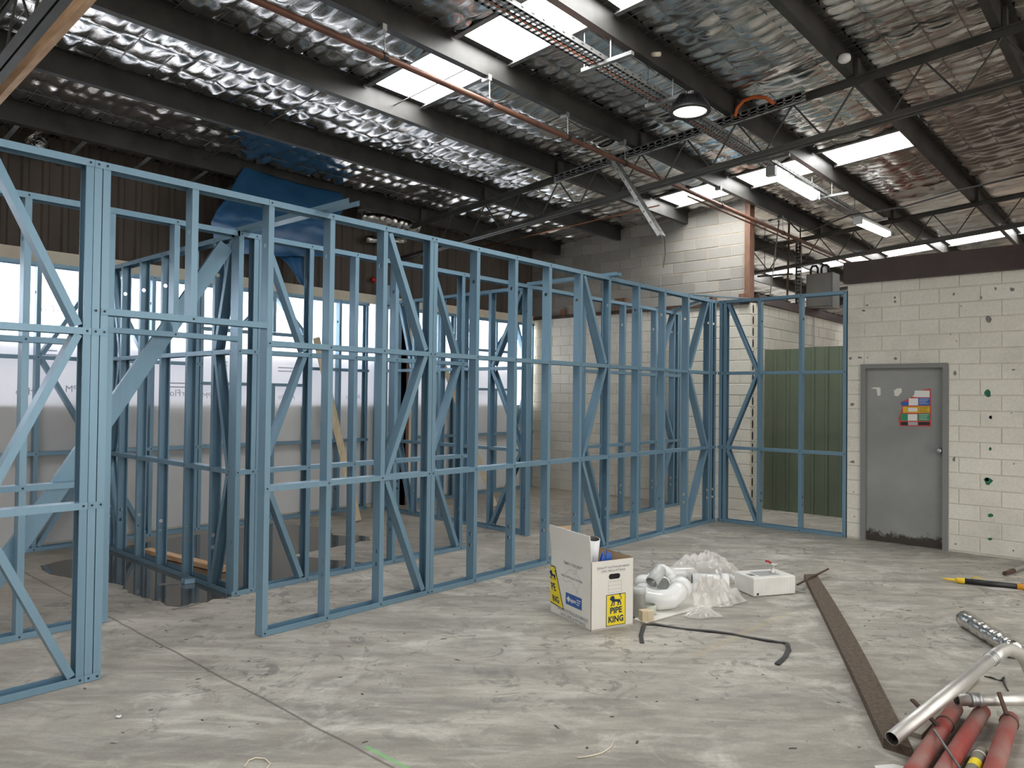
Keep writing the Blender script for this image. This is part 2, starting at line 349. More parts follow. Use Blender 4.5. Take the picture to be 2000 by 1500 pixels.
for (y0, y1) in BAYS:
    run = [XR0]
    for k, (a, b) in enumerate(SKY_X):
        if not lit(k, y0): continue
        run += [a, b]; win += 1
        o = put('window_%d' % win, MB().add([(a, y0, roofz(y0)+.03), (b, y0, roofz(y0)+.03), (b, y1, roofz(y1)+.03), (a, y1, roofz(y1)+.03)], [[0, 1, 2, 3]]).me('window', M['skylight']))
        for e in (a, b): MB().bar((e, y0+.02, roofz(y0)-.035), (e, y1-.02, roofz(y1)-.035), .05, .006).bar((e, y0+.02, roofz(y0)-.005), (e, y1-.02, roofz(y1)-.005), .004, .065).build('edge_trim', M['galvd'], o)
        tag(o, 'bright translucent roof sheet let into the foil roof between purlins', 'skylight', 'translucent roof lights', 'structure')
    run.append(XR1)
    pieces = []
    for k in range(0, len(run), 2):      # break long runs so only the near part is finely crinkled
        a, b = run[k], run[k+1]; cc = [a]+[c for c in (-1.5, 12.) if a+.3 < c < b-.3]+[b]; pieces += list(zip(cc, cc[1:]))
    for (a, b) in pieces:
        sd += 10; foil_sheet(a, b, y0, y1, sd, .028 if (b < 12.5 and a > -2 and y0 > .8) else .075)
wm = MB()
for (y0, y1) in BAYS:
    if y0 < 0: continue
    for k in range(int((12-(-1))/.155)):
        x = -1+k*.155; x = round(x/.155)*.155
        wm.bar((x, y0, roofz(y0)+.012), (x, y1, roofz(y1)-.004), .0035, .0035)
    for q in (1, 2, 3):
        y = y0+(y1-y0)*q/4; wm.bar((-1, y, roofz(y)-.012), (12, y, roofz(y)-.012), .004, .004)
tag(wm.build('safety_wire', M['galvd'], ceil), 'thin steel mesh wires holding up the foil', kind='stuff')
def purlin_me(y):
    z1 = roofz(y); z0 = z1-.20; t = .004; P = [(-.065, z1), (0, z1), (0, z0), (.070, z0), (.070, z0+.018), (.070-t, z0+.018), (.070-t, z0+t), (t, z0+t), (t, z1+t), (-.065, z1+t)]
    n = len(P); v = [(XR0, y+p[0], p[1]) for p in P]+[(XR1, y+p[0], p[1]) for p in P]
    return mesh('purlin', v, [[i, (i+1) % n, n+(i+1) % n, n+i] for i in range(n)]+[list(range(n))[::-1], list(range(n, 2*n))], M['purlin'])
for y in PURL_ALL: put('purlin', purlin_me(y), ceil)

# ---- trusses (parallel to Y, following the roof)
TR_X = [1.46, 7.22, 12.9, 18.6]
TLAB = ['dark open web roof truss beside the raw timber beam over the nearest wall frame', 'dark open web roof truss carrying the slotted cable tray', 'dark open web roof truss above the brown topped white block walls', 'dark open web roof truss farthest away over the green sheets']
for ti, x in enumerate(TR_X):
    T = empty('roof_truss', (x, 2.2, 4.2), TLAB[ti], 'truss', 'open web roof trusses')
    ya, yb = YB+.2, 8.85; ct = lambda y: roofz(y)-.235; cb = lambda y: roofz(y)-.655
    for nm, c in (('top_chord', ct), ('bottom_chord', cb)):
        b = MB(); s = 1 if nm == 'top_chord' else -1
        for q in (-1, 1):
            b.bar((x+q*.034, ya, c(ya)+s*.028), (x+q*.034, yb, c(yb)+s*.028), .054, .006); b.bar((x+q*.010, ya, c(ya)), (x+q*.010, yb, c(yb)), .006, .060)
        b.build(nm, M['truss'], T)
    ap = []
    for q0, q1 in zip(PURL_ALL, PURL_ALL[1:]): ap += [q0, (q0+q1)/2]
    ap.append(PURL_ALL[-1])
    for y in ap:
        for d in (-.27, .27): MB().tube([(x, y, ct(y)-.02), (x, y+d, cb(y+d)+.02)], .0095, 6).build('web_bar', M['truss'], T)
    for py in PURL_ALL: MB().box((x-.05, py-.035, roofz(py)-.215), (x+.05, py-.004, roofz(py)-.03)).build('purlin_cleat', M['truss'], T)

# ---- block walls
BH, BL = .1705, .395
_bc = {}
def block_me(L, H, mt, depth=.088):
    k = (round(L, 3), round(H, 3), mt.name)
    if k not in _bc:
        c = .004; x1, z1 = L/2, H/2
        v = [(-x1, depth, -z1), (x1, depth, -z1), (x1, depth, z1), (-x1, depth, z1), (-x1, c, -z1), (x1, c, -z1), (x1, c, z1), (-x1, c, z1), (-x1+c, 0, -z1+c), (x1-c, 0, -z1+c), (x1-c, 0, z1-c), (-x1+c, 0, z1-c)]
        f = [[8, 9, 10, 11]]+[[4+i, 4+(i+1) % 4, 8+(i+1) % 4, 8+i] for i in range(4)]+[[i, (i+1) % 4, 4+(i+1) % 4, 4+i] for i in range(4)]
        _bc[k] = mesh('block', v, f, mt)
    return _bc[k]
def blocks(parent, o, u, n, length, z0, z1, mt, off=(0, BL/2), holes=(), top=None, gap=.011, jit=.0016):
    """individual blocks on a wall face. o: start on floor, u: along, n: outward normal"""
    o, u, n = Vector(o), Vector(u), Vector(n); row = 0; z = z0
    while z < z1-.03:
        h = min(BH, z1-z); s = -off[row % 2]
        while s < length:
            a, b = max(s, 0), min(s+BL, length); segs = [(a, b)] if b-a > .03 else []
            zc = z+h/2
            for (ha, hb, hz0, hz1) in holes:
                if hz0 < zc < hz1:
                    ns = []
                    for (p, q) in segs:
                        if q <= ha or p >= hb: ns.append((p, q)); continue
                        if ha-p > .03: ns.append((p, ha))
                        if q-hb > .03: ns.append((hb, q))
                    segs = ns
            for (p, q) in segs:
                hh = h
                if top is not None:
                    w = o+u*((p+q)/2); zt = top(w)
                    if z > zt-.05: continue
                    hh = min(h, zt-z)
                c = o+u*((p+q)/2)+n*random.uniform(-jit, jit); c.z = z+hh/2
                put('block', block_me(q-p-gap, hh-gap, mt), parent, frameM(c, u, -n, (0, 0, 1)))
            s += BL
        z += BH; row += 1
# right wall with the grey door (plane x = 9.376, facing -x)
XC = 9.376
wr = put('wall_right', MB().box((XC+.006, 2.775, .0), (XC+.19, 2.935, 3.05)).box((XC+.006, YB+.5, 0), (XC+.19, 1.868, 3.05)).box((XC+.006, 1.868, 2.075), (XC+.19, 2.775, 3.05)).me('wall_right', M['mortarw']))
tag(wr, 'cream painted block wall with chipped paint around a grey door', 'wall', kind='structure')
blocks(wr, (XC, 2.94, 0), (0, -1, 0), (-1, 0, 0), 4.0, .012, 3.05, M['block'], (BL-.19, BL-.385+.0), [(2.94-2.775, 2.94-1.868, 0, 2.08)])
def fascia(name, a, b, z0, z1, n, label, t=.05):
    a, b, n = Vector(a), Vector(b), Vector(n); m_ = MB(); c = (a+b)/2+n*(-.05)
    m_.bar((a.x-n.x*-.02, a.y-n.y*-.02, (z0+z1)/2), (b.x-n.x*-.02, b.y-n.y*-.02, (z0+z1)/2), t, z1-z0); o = m_.build(name, M['fascia']); tag(o, label, 'fascia', kind='structure'); return o
fascia('trim_1', (XC, 2.965, 0), (XC, YB+.5, 0), 3.045, 3.30, (-1, 0, 0), 'dark brown fascia board capping the cream block wall with the door', .09)
put('wall_right_return', MB().box((XC+.19, 2.75, 0), (13.5, 2.93, 3.05)).me('wall_right_return', M['mortarw'])); tag(bpy.data.objects['wall_right_return'], 'side wall of the small block room behind the grey door', 'wall', kind='structure')
tag(put('ceiling_added_deck', MB().box((XC+.05, YB+.5, 3.10), (25.5, 2.90, 3.16)).me('ceiling_added_deck', M['oldwood'])), 'unseen dark deck added over the small block rooms to darken the foil reflections', 'ceiling', kind='structure')  # unseen deck, added so the foil above reflects something dark
# back wall (plane x = 10.5) : white painted below, raw grey above
XD = 10.5
wb = put('wall_back', MB().box((XD+.006, 4.66, 0), (XD+.19, 8.86, 3.07)).me('wall_back', M['mortarw'])); tag(wb, 'white painted block wall behind the far blue frames', 'wall', kind='structure')
blocks(wb, (XD, 8.86, 0), (0, -1, 0), (-1, 0, 0), 4.21, 0, 3.07, M['blockw'], (.1, .1+BL/2))
for i in range(18):   # open cores along the cut end of the wall
    m_ = MB(); c = Vector((XD+.085, 4.651, .085+i*BH)); pts = [(.018, -.06), (.024, -.02), (.024, .02), (.015, .06), (-.012, .064), (-.024, .02), (-.024, -.02), (-.014, -.062)]
    m_.add([(c.x+p[0], 4.6445, c.z+p[1]) for p in pts]+[(c.x+p[0], 4.66, c.z+p[1]) for p in pts], [list(range(8))]+[[j, (j+1) % 8, 8+(j+1) % 8, 8+j] for j in range(8)]); m_.build('open_core', M['darkhole'], wb)
for i in range(18): MB().box((XD+.001, 4.646, i*BH+.004), (XD+.185, 4.665, i*BH+BH-.004)).build('cut_block_end', M['blockw'], wb)
wg = put('wall_gable', MB().add([(XD+.006, 4.70, 3.07), (XD+.19, 4.70, 3.07), (XD+.19, 8.86, 3.07), (XD+.006, 8.86, 3.07), (XD+.006, 4.70, roofz(4.7)-.01), (XD+.19, 4.70, roofz(4.7)-.01), (XD+.19, 8.86, roofz(8.86)-.02), (XD+.006, 8.86, roofz(8.86)-.02)],
      [[0,3,2,1],[4,5,6,7],[0,1,5,4],[1,2,6,5],[2,3,7,6],[3,0,4,7]]).me('wall_gable', M['mortar'])); tag(wg, 'raw grey block wall rising above the white blocks to the roof', 'wall', kind='structure')
blocks(wg, (XD, 8.86, 0), (0, -1, 0), (-1, 0, 0), 4.18, 3.10, 4.9, M['blockg'], (.05, .05+BL/2), top=lambda w: roofz(w.y)-.03, jit=.003)
tag(put('trim_2', MB().box((XD-.03, 4.655, 3.06), (XD+.13, 4.735, roofz(4.7)-.03)).me('trim_2', M['post'])), 'red brown timber post at the end of the grey block wall', 'post', kind='structure')
tag(put('trim_3', MB().box((XD-.03, 4.66, 3.045), (XD+.06, 8.8, 3.10)).me('trim_3', M['rust'])), 'rusty ledge between white and grey blockwork', 'ledge', kind='structure')
# side wall beyond (plane y = 4.66 facing -y)
we = put('wall_beyond', MB().box((XD+.19, 4.666, 0), (15.4, 4.85, 3.10)).me('wall_beyond', M['mortarw'])); tag(we, 'cream block wall receding behind the green sheets', 'wall', kind='structure')
blocks(we, (XD+.19, 4.66, 0), (1, 0, 0), (0, -1, 0), 4.6, .02, 3.09, M['block'], (.1, .1+BL/2))
tag(put('trim_4', MB().box((XD+.19, 4.60, 3.085), (15.4, 4.80, 3.20)).me('trim_4', M['fascia'])), 'dark brown capping board on the receding block wall', 'fascia', kind='structure')
tag(put('wall_far', MB().box((25.8, YB, 0), (26, 9, 5.0)).me('wall_far', M['blockg'])), 'distant grey end wall of the building', 'wall', kind='structure')
tag(put('wall_end', MB().box((-7, YB, 0), (-6.8, 9, 5.2)).me('wall_end', M['blockg'])), 'grey end wall behind the viewpoint', 'wall', kind='structure')

# ---- window wall (y about 8.8): dado, windows, cladding
wl = put('wall_left', MB().box((-7, 8.84, 0), (XD+.2, 9.0, 1.49)).box((-7, 8.93, 1.49), (-.6, 9.0, 2.97)).me('wall_left', M['blockw'])); tag(wl, 'long outer wall behind the white wrap and brown cladding', 'wall', kind='structure')
nsheet = 0
def clad_me(w, z0, z1):
    pr = []; x = 0; p = w/4
    for i in range(4): pr += [(x, 0), (x+p*.55, 0), (x+p*.66, -.022), (x+p*.89, -.022)]; x += p
    pr.append((w, 0)); n = len(pr)
    return mesh('cladding_sheet', [(a, b, z0) for a, b in pr]+[(a, b, z1) for a, b in pr], [[i, i+1, n+i+1, n+i] for i in range(n-1)], M['brownclad'])
cm = clad_me(.76, 3.11, 4.34)
for k in range(17): put('cladding_sheet', cm, wl, Matrix.Translation((-2.3+k*.757, 8.93, 0)))
tag(put('trim_5', MB().box((-7, 8.80, 2.975), (XD, 8.95, 3.115)).me('trim_5', M['cream'])), 'pale timber strip under the brown cladding', 'trim', kind='structure')
wx = [(-.6, 1.25), (1.3, 3.15), (3.2, 5.05), (5.1, 7.22), (7.5, 9.0), (9.05, 10.3)]
for (a, b) in wx:
    win += 1; w = empty('window_%d' % win, (a, 8.95, 1.49), 'bright window glowing through the white wall wrap', 'window', 'windows behind the wrap', 'structure')
    put('upper_pane', MB().add([(a, 8.852, 2.17), (b, 8.852, 2.17), (b, 8.852, 2.97), (a, 8.852, 2.97)], [[0, 1, 2, 3]]).me('upper_pane', M['window']), w); put('dimmed_lower_pane', MB().add([(a, 8.852, 1.49), (b, 8.852, 1.49), (b, 8.852, 2.15), (a, 8.852, 2.15)], [[0, 1, 2, 3]]).me('dimmed_lower_pane', M['windowdim']), w)
    MB().box((a-.05, 8.85, 1.49), (a, 9, 2.97)).build('mullion', M['cream'], w)
tag(put('steel_column', MB().box((7.28, 8.60, 0), (7.36, 8.70, 2.92)).box((7.28, 8.60, 0), (7.30, 8.80, 2.92)).me('steel_column', M['post'])), 'dark red brown steel column against the window wall', 'column')
tag(put('timber_post', MB().box((7.38, 8.66, 0), (7.47, 8.79, 2.92)).me('timber_post', M['cream'])), 'cream painted post beside the red brown column', 'post')
tag(put('wall_above_windows', MB().box((-7, 8.96, 2.97), (XD+.2, 9.0, 4.36)).me('wall_above_windows', M['brownclad'])), 'dark backing wall above the windows', 'wall', kind='structure')
# wall wrap : one long membrane with gentle billows
def wrap():
    nx, nz = 150, 26; v = []; f = []
    for i in range(nx+1):
        for j in range(nz+1):
            x = -.6+i*(10.4+.6-.35)/nx; z = .06+j*2.89/nz
            v.append((x, 8.815+.012*math.sin(x*5.3+z*1.2)*math.sin(z*1.1)+.006*math.sin(x*13+z*3), z))
    for i in range(nx):
        for j in range(nz): a = i*(nz+1)+j; f.append([a, a+nz+1, a+nz+2, a+1])
    return mesh('wall_wrap', v, f, M['sarking'], True)
wrp = put('wall_wrap', wrap()); tag(wrp, 'white translucent wall wrap with mirrored print stretched along the window wall', 'wall wrap')

# ================================================================== BLUE STEEL WALL FRAMES
TH, FL, HT, PL = .090, .041, 2.97, .041
_sc = {}
def stud_me(L, holes):
    k = (round(L, 3), tuple(holes))
    if k in _sc: return _sc[k]
    w = TH/2-.001; m_ = MB(); z = 0.; lip = .010
    def quad(z0, z1): m_.add([(-w, 0, z0), (w, 0, z0), (w, 0, z1), (-w, 0, z1)], [[0, 1, 2, 3]])
    for zc in sorted(holes):
        h = .03; quad(z, zc-h); o8 = []; i8 = []
        for q in range(8):
            a = math.pi*(q+.5)/4; cx, cz = math.cos(a), math.sin(a); s = max(abs(cx)/w, abs(cz)/h); o8.append((cx/s, 0, zc+cz/s)); i8.append((cx*.018, 0, zc+cz*.018))
        m_.add(o8+i8, [[q, (q+1) % 8, 8+(q+1) % 8, 8+q] for q in range(8)])
        for sx in (-1, 1):
            for sz in (-1, 1):
                cand = [p for p in o8 if p[0]*sx > 0 and (p[2]-zc)*sz > 0]; m_.add([cand[0], cand[1], (sx*w, 0, zc+sz*h)], [[0, 1, 2]])
        z = zc+h
    quad(z, L)
    for s in (-1, 1):
        m_.add([(s*w, 0, 0), (s*w, FL, 0), (s*w, FL, L), (s*w, 0, L)], [[0, 1, 2, 3]]); m_.add([(s*w, FL, 0), (s*(w-lip), FL, 0), (s*(w-lip), FL, L), (s*w, FL, L)], [[0, 1, 2, 3]])
    _sc[k] = m_.me('stud', M['blue']); return _sc[k]
def chan(m_, p0, p1, ac, op, w=TH, fl=FL, lip=0.):
    p0, p1, ac, op = Vector(p0), Vector(p1), Vector(ac), Vector(op)
    pr = [(-w/2, fl), (-w/2, 0), (w/2, 0), (w/2, fl)]
    if lip: pr = [(-w/2+lip, fl)]+pr+[(w/2-lip, fl)]
    n = len(pr); m_.add([p0+ac*a+op*b for a, b in pr]+[p1+ac*a+op*b for a, b in pr], [[i, i+1, n+i+1, n+i] for i in range(n-1)])
class Frame:
    def __init__(s, label, axis, c, base, group=None):
        s.ax, s.c = axis, c; s.n = Vector((0, 1, 0)) if axis == 'x' else Vector((1, 0, 0)); s.u = Vector((1, 0, 0)) if axis == 'x' else Vector((0, 1, 0))
        s.o = empty('wall_frame', s.P(base, TH/2, 0), label, 'wall frame', group); s.st = []
    def P(s, a, d, z): return Vector((a, s.c+d, z)) if s.ax == 'x' else Vector((s.c+d, a, z))
    def stud(s, a, op=1, z0=.004, z1=HT-.004, holes=(.33, .43, 2.66)):
        L = z1-z0; hs = tuple(h-z0 for h in holes if z0+.05 < h < z1-.05); s.st.append((a, z0, z1))
        put('stud', stud_me(L, hs), s.o, frameM(s.P(a-op*FL/2, TH/2, z0), s.n, s.u*op, (0, 0, 1)))
    def studs(s, L, **k):
        for a in L:
            if isinstance(a, tuple): s.stud(a[0], a[1], **k)
            else: s.stud(a, **k)
    def screws(s, m_, z, a0, a1, extra=()):
        m_.k = 1
        for (a, z0, z1) in s.st:
            if a0-.03 <= a <= a1+.03 and z0-.05 < z < z1+.05:
                c = s.P(a, -.0045, z); m_.add([c+s.u*math.cos(q*math.pi/3)*.0075+Vector((0, 0, 1))*math.sin(q*math.pi/3)*.0075 for q in range(6)], [list(range(6))])
        m_.k = 0
    def plate(s, a0, a1, top):
        m_ = MB(); z = HT if top else .002; op = (0, 0, -1) if top else (0, 0, 1)
        chan(m_, s.P(a0, TH/2, z), s.P(a1, TH/2, z), s.n, op, TH+.005, PL); s.screws(m_, HT-.02 if top else .022, a0, a1)
        m_.build('top_plate' if top else 'bottom_plate', [M['blue'], M['screw']], s.o)
    def nog(s, z, a0, a1, name='nogging'):
        m_ = MB(); chan(m_, s.P(a0, TH/2, z+.019), s.P(a1, TH/2, z+.019), s.n, (0, 0, -1), TH+.005, .039); s.screws(m_, z, a0, a1)
        m_.build(name, [M['blue'], M['screw']], s.o)
    def brace(s, p, q, flip=1):
        A, B = s.P(p[0], TH/2, p[1]), s.P(q[0], TH/2, q[1]); d = (B-A).normalized(); op = d.cross(s.n).normalized()*flip
        m_ = MB(); chan(m_, A-op*FL/2, B-op*FL/2, s.n, op, TH-.004, FL, .008); m_.build('brace', M['blue'], s.o)
    def K(s, a, b, side=1, zs=(HT-.05, 2.0, 1.0, .05)):
        """zig-zag bracing: starts at a on top, b at the upper nogging, back to a at the lower one, b at the floor"""
        s.brace((a, zs[0]), (b, zs[1]+.02), side); s.brace((b, zs[1]-.03), (a, zs[2]+.02), side); s.brace((a, zs[2]-.03), (b, zs[3]), side)
NU, NL = 1.99, 1.0
YA, YF = 4.605, 5.695
# --- front wall
f = Frame('tall blue steel wall frame with zigzag braces on the far side of the double post from the doorway', 'x', YA, .4)
f.studs([(-.62, 1), (-.1, 1), (.45, 1), (1.0, 1), (1.553, -1)]); f.plate(-.64, 1.575, True); f.plate(-.64, 1.575, False); f.nog(NU, -.64, 1.575); f.nog(NL, -.64, 1.575); f.K(1.07, 1.51); f.K(.06, .42)
f = Frame('blue steel door frame panel with lintel and short stud over the wide opening', 'x', YA, 2.1)
f.stud(1.597, 1); f.stud(1.643, 1); f.plate(1.577, 2.672, True); f.stud(2.165, 1, 2.13); f.nog(2.11, 1.625, 2.672, 'lintel'); f.nog(NU, 1.578, 1.66); f.nog(NL, 1.578, 1.66); f.plate(1.577, 1.662, False)
f = Frame('blue steel wall frame whose end stud stands at the doorway lintel', 'x', YA, 3.4)
f.studs([2.695, 3.19, 3.683, (4.168, -1)]); f.plate(2.674, 4.19, True); f.plate(2.674, 4.19, False); f.nog(NU, 2.676, 4.19); f.nog(NL, 2.676, 4.19); f.K(3.73, 4.12)
f = Frame('blue steel wall frame standing directly behind the white carton', 'x', YA, 5.5)
f.studs([4.213, 4.723, 5.236, 5.746, 6.264, (6.785, -1)]); f.plate(4.192, 6.807, True); f.plate(4.192, 6.807, False); f.nog(NU, 4.194, 6.807); f.nog(NL, 4.194, 6.807); f.K(6.32, 6.73)
f = Frame('blue steel wall frame that meets the return frame at the inner corner', 'x', YA, 8.0)
f.studs([7.385, 7.971, 8.556, (9.14, -1), (9.20, 1), (9.30, -1)]); f.plate(6.809, 9.33, True); f.plate(6.809, 9.33, False); f.nog(NU, 6.811, 9.33); f.nog(NL, 6.811, 9.33); f.K(9.09, 8.61)
# --- return frame to the cream wall
f = Frame('blue steel return frame in front of the green sheets, fixed to the cream block wall', 'y', 9.36, 3.8)
f.studs([(4.56, 1), (4.50, -1), 4.028, 3.492, (2.962, -1)]); f.plate(2.94, 4.6, True); f.plate(2.94, 4.6, False); f.nog(NU, 2.942, 4.6); f.nog(NL, 2.942, 4.6); f.K(4.46, 4.06)
# --- second wall, a corridor behind the first
f = Frame('blue steel corridor frame behind the double post, by the water puddle', 'x', YF, .6)
f.studs([(-.5, 1), (.05, 1), (.55, 1), (1.05, 1), 1.55, (2.02, -1)]); f.plate(-.52, 2.045, True); f.plate(-.52, 2.045, False); f.nog(NU, -.52, 2.045); f.nog(NL, -.52, 2.045); f.K(.6, 1.0)
f = Frame('blue steel lintel panel spanning the corridor doorway behind the wide opening', 'x', YF, 2.5)
f.stud(2.54, 1, 2.11); f.plate(2.047, 3.05, True); f.nog(2.09, 2.047, 3.05, 'lintel'); f.stud(2.075, -1, .004)
f = Frame('blue steel corridor frame with a hollow corner post, standing in the wet patch', 'x', YF, 4.3)
f.studs([(3.066, 1), (3.20, -1), (3.245, 1), (3.732, -1), 4.222, 4.706, 5.15, (5.62, -1)]); f.plate(3.03, 5.70, True); f.plate(3.03, 5.70, False); f.nog(NU, 3.05, 5.70); f.nog(NL, 3.05, 5.70); f.K(3.30, 3.68); f.K(5.20, 5.58)
f = Frame('blue steel head plate bridging the two open corridor doorways', 'x', YF, 6.7)
f.plate(5.702, 7.80, True); f.stud(6.70, -1); f.stud(6.742, 1)
f = Frame('blue steel corridor frame in front of the white block wall', 'x', YF, 9.0)
f.studs([(7.83, 1), (8.33, -1), 8.771, 9.19, 9.61, (10.15, 1), (10.27, -1), (10.33, 1)]); f.plate(7.81, 10.42, True); f.plate(7.81, 10.42, False); f.nog(NU, 7.81, 10.42); f.nog(NL, 7.81, 10.42); f.K(10.15, 9.66); f.K(7.9, 8.28)
# --- cross walls
f = Frame('blue steel cross frame running from the hollow corner post to the window wall, along the puddle', 'y', 3.05, 7.1)
f.studs([(5.812, 1), (6.127, -1), (6.614, -1), (7.153, -1), (7.644, -1), (8.10, -1), (8.42, -1)]); f.plate(5.79, 8.47, True); f.plate(5.79, 8.47, False); f.nog(NU, 5.79, 8.47); f.nog(NL, 5.79, 8.47); f.K(5.85, 6.10); f.K(8.40, 8.13)
f = Frame('blue steel cross frame between the two open corridor doorways, near the leaning pine boards', 'y', 6.755, 7.0)
f.studs([(5.812, -1), (6.383, -1), (6.855, -1), (7.29, -1), (7.826, -1), (8.2, 1), (8.5, 1)]); f.plate(5.79, 8.54, True); f.plate(5.79, 8.54, False); f.nog(NU, 5.79, 8.54); f.nog(NL, 5.79, 8.54); f.K(5.86, 6.34); f.K(8.14, 7.87)
# --- lining frame against the window wall
f = Frame('blue steel lining frame set against the white wall wrap under the windows', 'x', 8.70, 4.0)
WS = [-.3, .3, .9, 1.4, 1.93, 2.48, 3.0, 3.63, 4.15, (4.20, -1), (5.66, 1), (5.71, -1), 6.18, (6.64, -1)]
f.studs(WS); f.stud(4.68, 1, .004, 1.76); f.stud(5.16, 1, .004, 1.76); f.stud(4.68, 1, 2.44); f.stud(5.16, 1, 2.44)
f.plate(-.32, 6.68, True); f.plate(-.32, 6.68, False); f.nog(NL, -.32, 6.68); f.nog(NU, -.32, 4.2); f.nog(NU, 5.66, 6.68); f.nog(1.76, 4.2, 5.66, 'sill'); f.nog(2.42, 4.2, 5.66, 'window_head')
f.K(3.05, 2.52); f.K(3.1, 3.58); f.brace((4.7, 2.46), (5.14, 2.93)); f.brace((5.18, 2.93), (5.62, 2.46)); f.K(1.95, 1.45)
f = Frame('blue steel lining frame set against the white wall wrap beside the block wall', 'x', 8.70, 9.0)
f.studs([(6.86, 1), (7.53, 1), 8.05, (8.4, -1), (9.9, 1), (10.2, 1), (10.36, -1)]); f.plate(6.84, 10.40, True); f.plate(6.84, 7.26, False); f.plate(7.49, 10.40, False); f.nog(NL, 6.84, 7.26); f.nog(NL, 7.49, 10.40); f.nog(NU, 7.5, 8.4); f.nog(1.76, 8.4, 9.9, 'sill'); f.nog(2.42, 8.4, 9.9, 'window_head')
f.stud(8.9, 1, .004, 1.76); f.stud(9.4, 1, .004, 1.76); f.stud(8.9, 1, 2.44); f.stud(9.4, 1, 2.44); f.brace((8.92, 2.93), (8.44, 2.46)); f.brace((9.42, 2.46), (9.85, 2.93)); f.brace((9.95, 2.93), (10.3, 2.0)); f.brace((10.3, 1.95), (9.95, 1.02))
# --- loose members tying the frames together
def loose(name, a, b, label, cat, w=.09, fl=.038, op=(0, 0, 1), ac=None):
    a, b = Vector(a), Vector(b); d = (b-a).normalized(); op = Vector(op); op = (op-d*op.dot(d)).normalized(); ac = d.cross(op)
    m_ = MB(); chan(m_, a, b, ac, op, w, fl); return tag(m_.build(name, M['blue']), label, cat)
loose('tie_channel', (3.10, 5.78, HT+.002), (3.13, 4.27, HT+.002), 'blue steel channel lying across two frame tops beside the blue tarpaulin', 'channel')
loose('tie_channel', (6.80, 5.78, HT+.002), (6.80, 4.50, HT+.002), 'blue steel channel lying across frame tops in line with the doorway cross frame', 'channel')
loose('tie_channel', (8.60, 4.66, HT+.002), (10.46, 4.72, 3.12), 'flat blue steel channel from the inner corner up to the grey block wall', 'channel', .10, .012)
loose('tie_channel', (10.2, 5.75, HT+.002), (9.2, 4.65, HT+.002), 'blue steel channel crossing diagonally over the far end of the corridor', 'channel', .075)
a, b = AY((462, 452), 5.7872), AY((0, 1118), 5.7872); d = (b-a).normalized(); a = a+d*max(0, (2.985-a.x)/d.x); b = a+d*((.02-a.z)/d.z)
loose('prop_channel', a, b, 'wide blue steel channel propped diagonally from the hollow corner post to the floor', 'brace', .125, .036, (0, 1, 0))

# ================================================================== DOOR AND WALL DETAILS
D = empty('door_1', (XC, 2.32, 0), 'grey painted steel door with a torn safety poster', 'door', kind='structure')
y0, y1, zt = 1.868, 2.775, 2.075
MB().box((XC-.022, y1-.05, 0), (XC+.10, y1+.002, zt+.002)).box((XC-.022, y0-.002, 0), (XC+.10, y0+.05, zt+.002)).box((XC-.021, y0+.0502, zt-.05), (XC+.10, y1-.0502, zt+.0015)).build('door_frame', mat('door_frame_paint', (.215, .22, .215), .5), D)
def leafmat():
    m = mat('scuffed_door_leaf', (.21, .215, .215), .5); t = NT(m); v = t.coord('Object'); sx = t.n('ShaderNodeSeparateXYZ'); t.l(v, sx.inputs[0])
    c = t.ramp(t.noise(v, 2.0, 5), [(.35, (.235, .24, .236)), (.65, (.295, .30, .292))])
    sc = t.ramp(t.noise(t.coord('Object', (1, 2.5, 8)), 6, 6, .7), [(.68, (0, 0, 0)), (.72, (.6, .6, .6))]); c = t.mix(sc, c, (.19, .19, .185))
    lo = t.math('SUBTRACT', t.math('MULTIPLY', t.noise(v, 14, 6, .7), .26), sx.outputs[2]); r = t.ramp(t.math('ADD', lo, .5), [(.5, (0, 0, 0)), (.54, (1, 1, 1))]); c = t.mix(r, c, (.045, .037, .03)); t.base(c); return m
leaf = MB().box((XC+.03, y0+.052, .012), (XC+.07, y1-.052, zt-.052)).build('door_leaf', leafmat(), D)
kp = AX((1835.5, 880), XC+.03); kn = MB().lathe([(.0, .0), (.033, .0), (.033, .006), (.014, .010), (.014, .03), (.026, .038), (.030, .052), (.024, .064), (.0, .067)], kp, (-1, 0, 0)).build('door_knob', M['galv'], D, True)
z7 = lambda x, y: (1600+x/2.3077, 450+y/2.3077)
def decal(pts, mt, name, parent, x=XC+.03, lift=.0015, t=.001):
    P = [AX(z7(*p), x) for p in pts]; n = len(P)
    v = [(x-lift, p.y, p.z) for p in P]+[(x-lift-t, p.y, p.z) for p in P]
    return put(name, mesh(name, v, [list(range(n)), list(range(n, 2*n))[::-1]]+[[i, (i+1) % n, n+(i+1) % n, n+i] for i in range(n)], mt), parent)
po = decal([(363, 882), (357, 850), (366, 822), (376, 800), (366, 775), (410, 755), (470, 718), (503, 713), (505, 884)], mat('poster_red_border', (.55, .06, .06), .6), 'safety_poster', D)
pr = {'w': mat('poster_white', (.75, .75, .73), .6), 'b': mat('poster_blue', (.02, .12, .42), .6), 'y': mat('poster_yellow', (.72, .45, .03), .6), 'g': mat('poster_green', (.02, .27, .13), .6), 'k': mat('poster_black', (.02, .02, .02), .6), 'c': mat('poster_grey', (.40, .41, .42), .6)}
def pr_(x0, y0_, x1, y1_, c, lift=.003): decal([(x0, y1_), (x0, y0_), (x1, y0_), (x1, y1_)], pr[c], 'poster_panel', po, lift=lift)
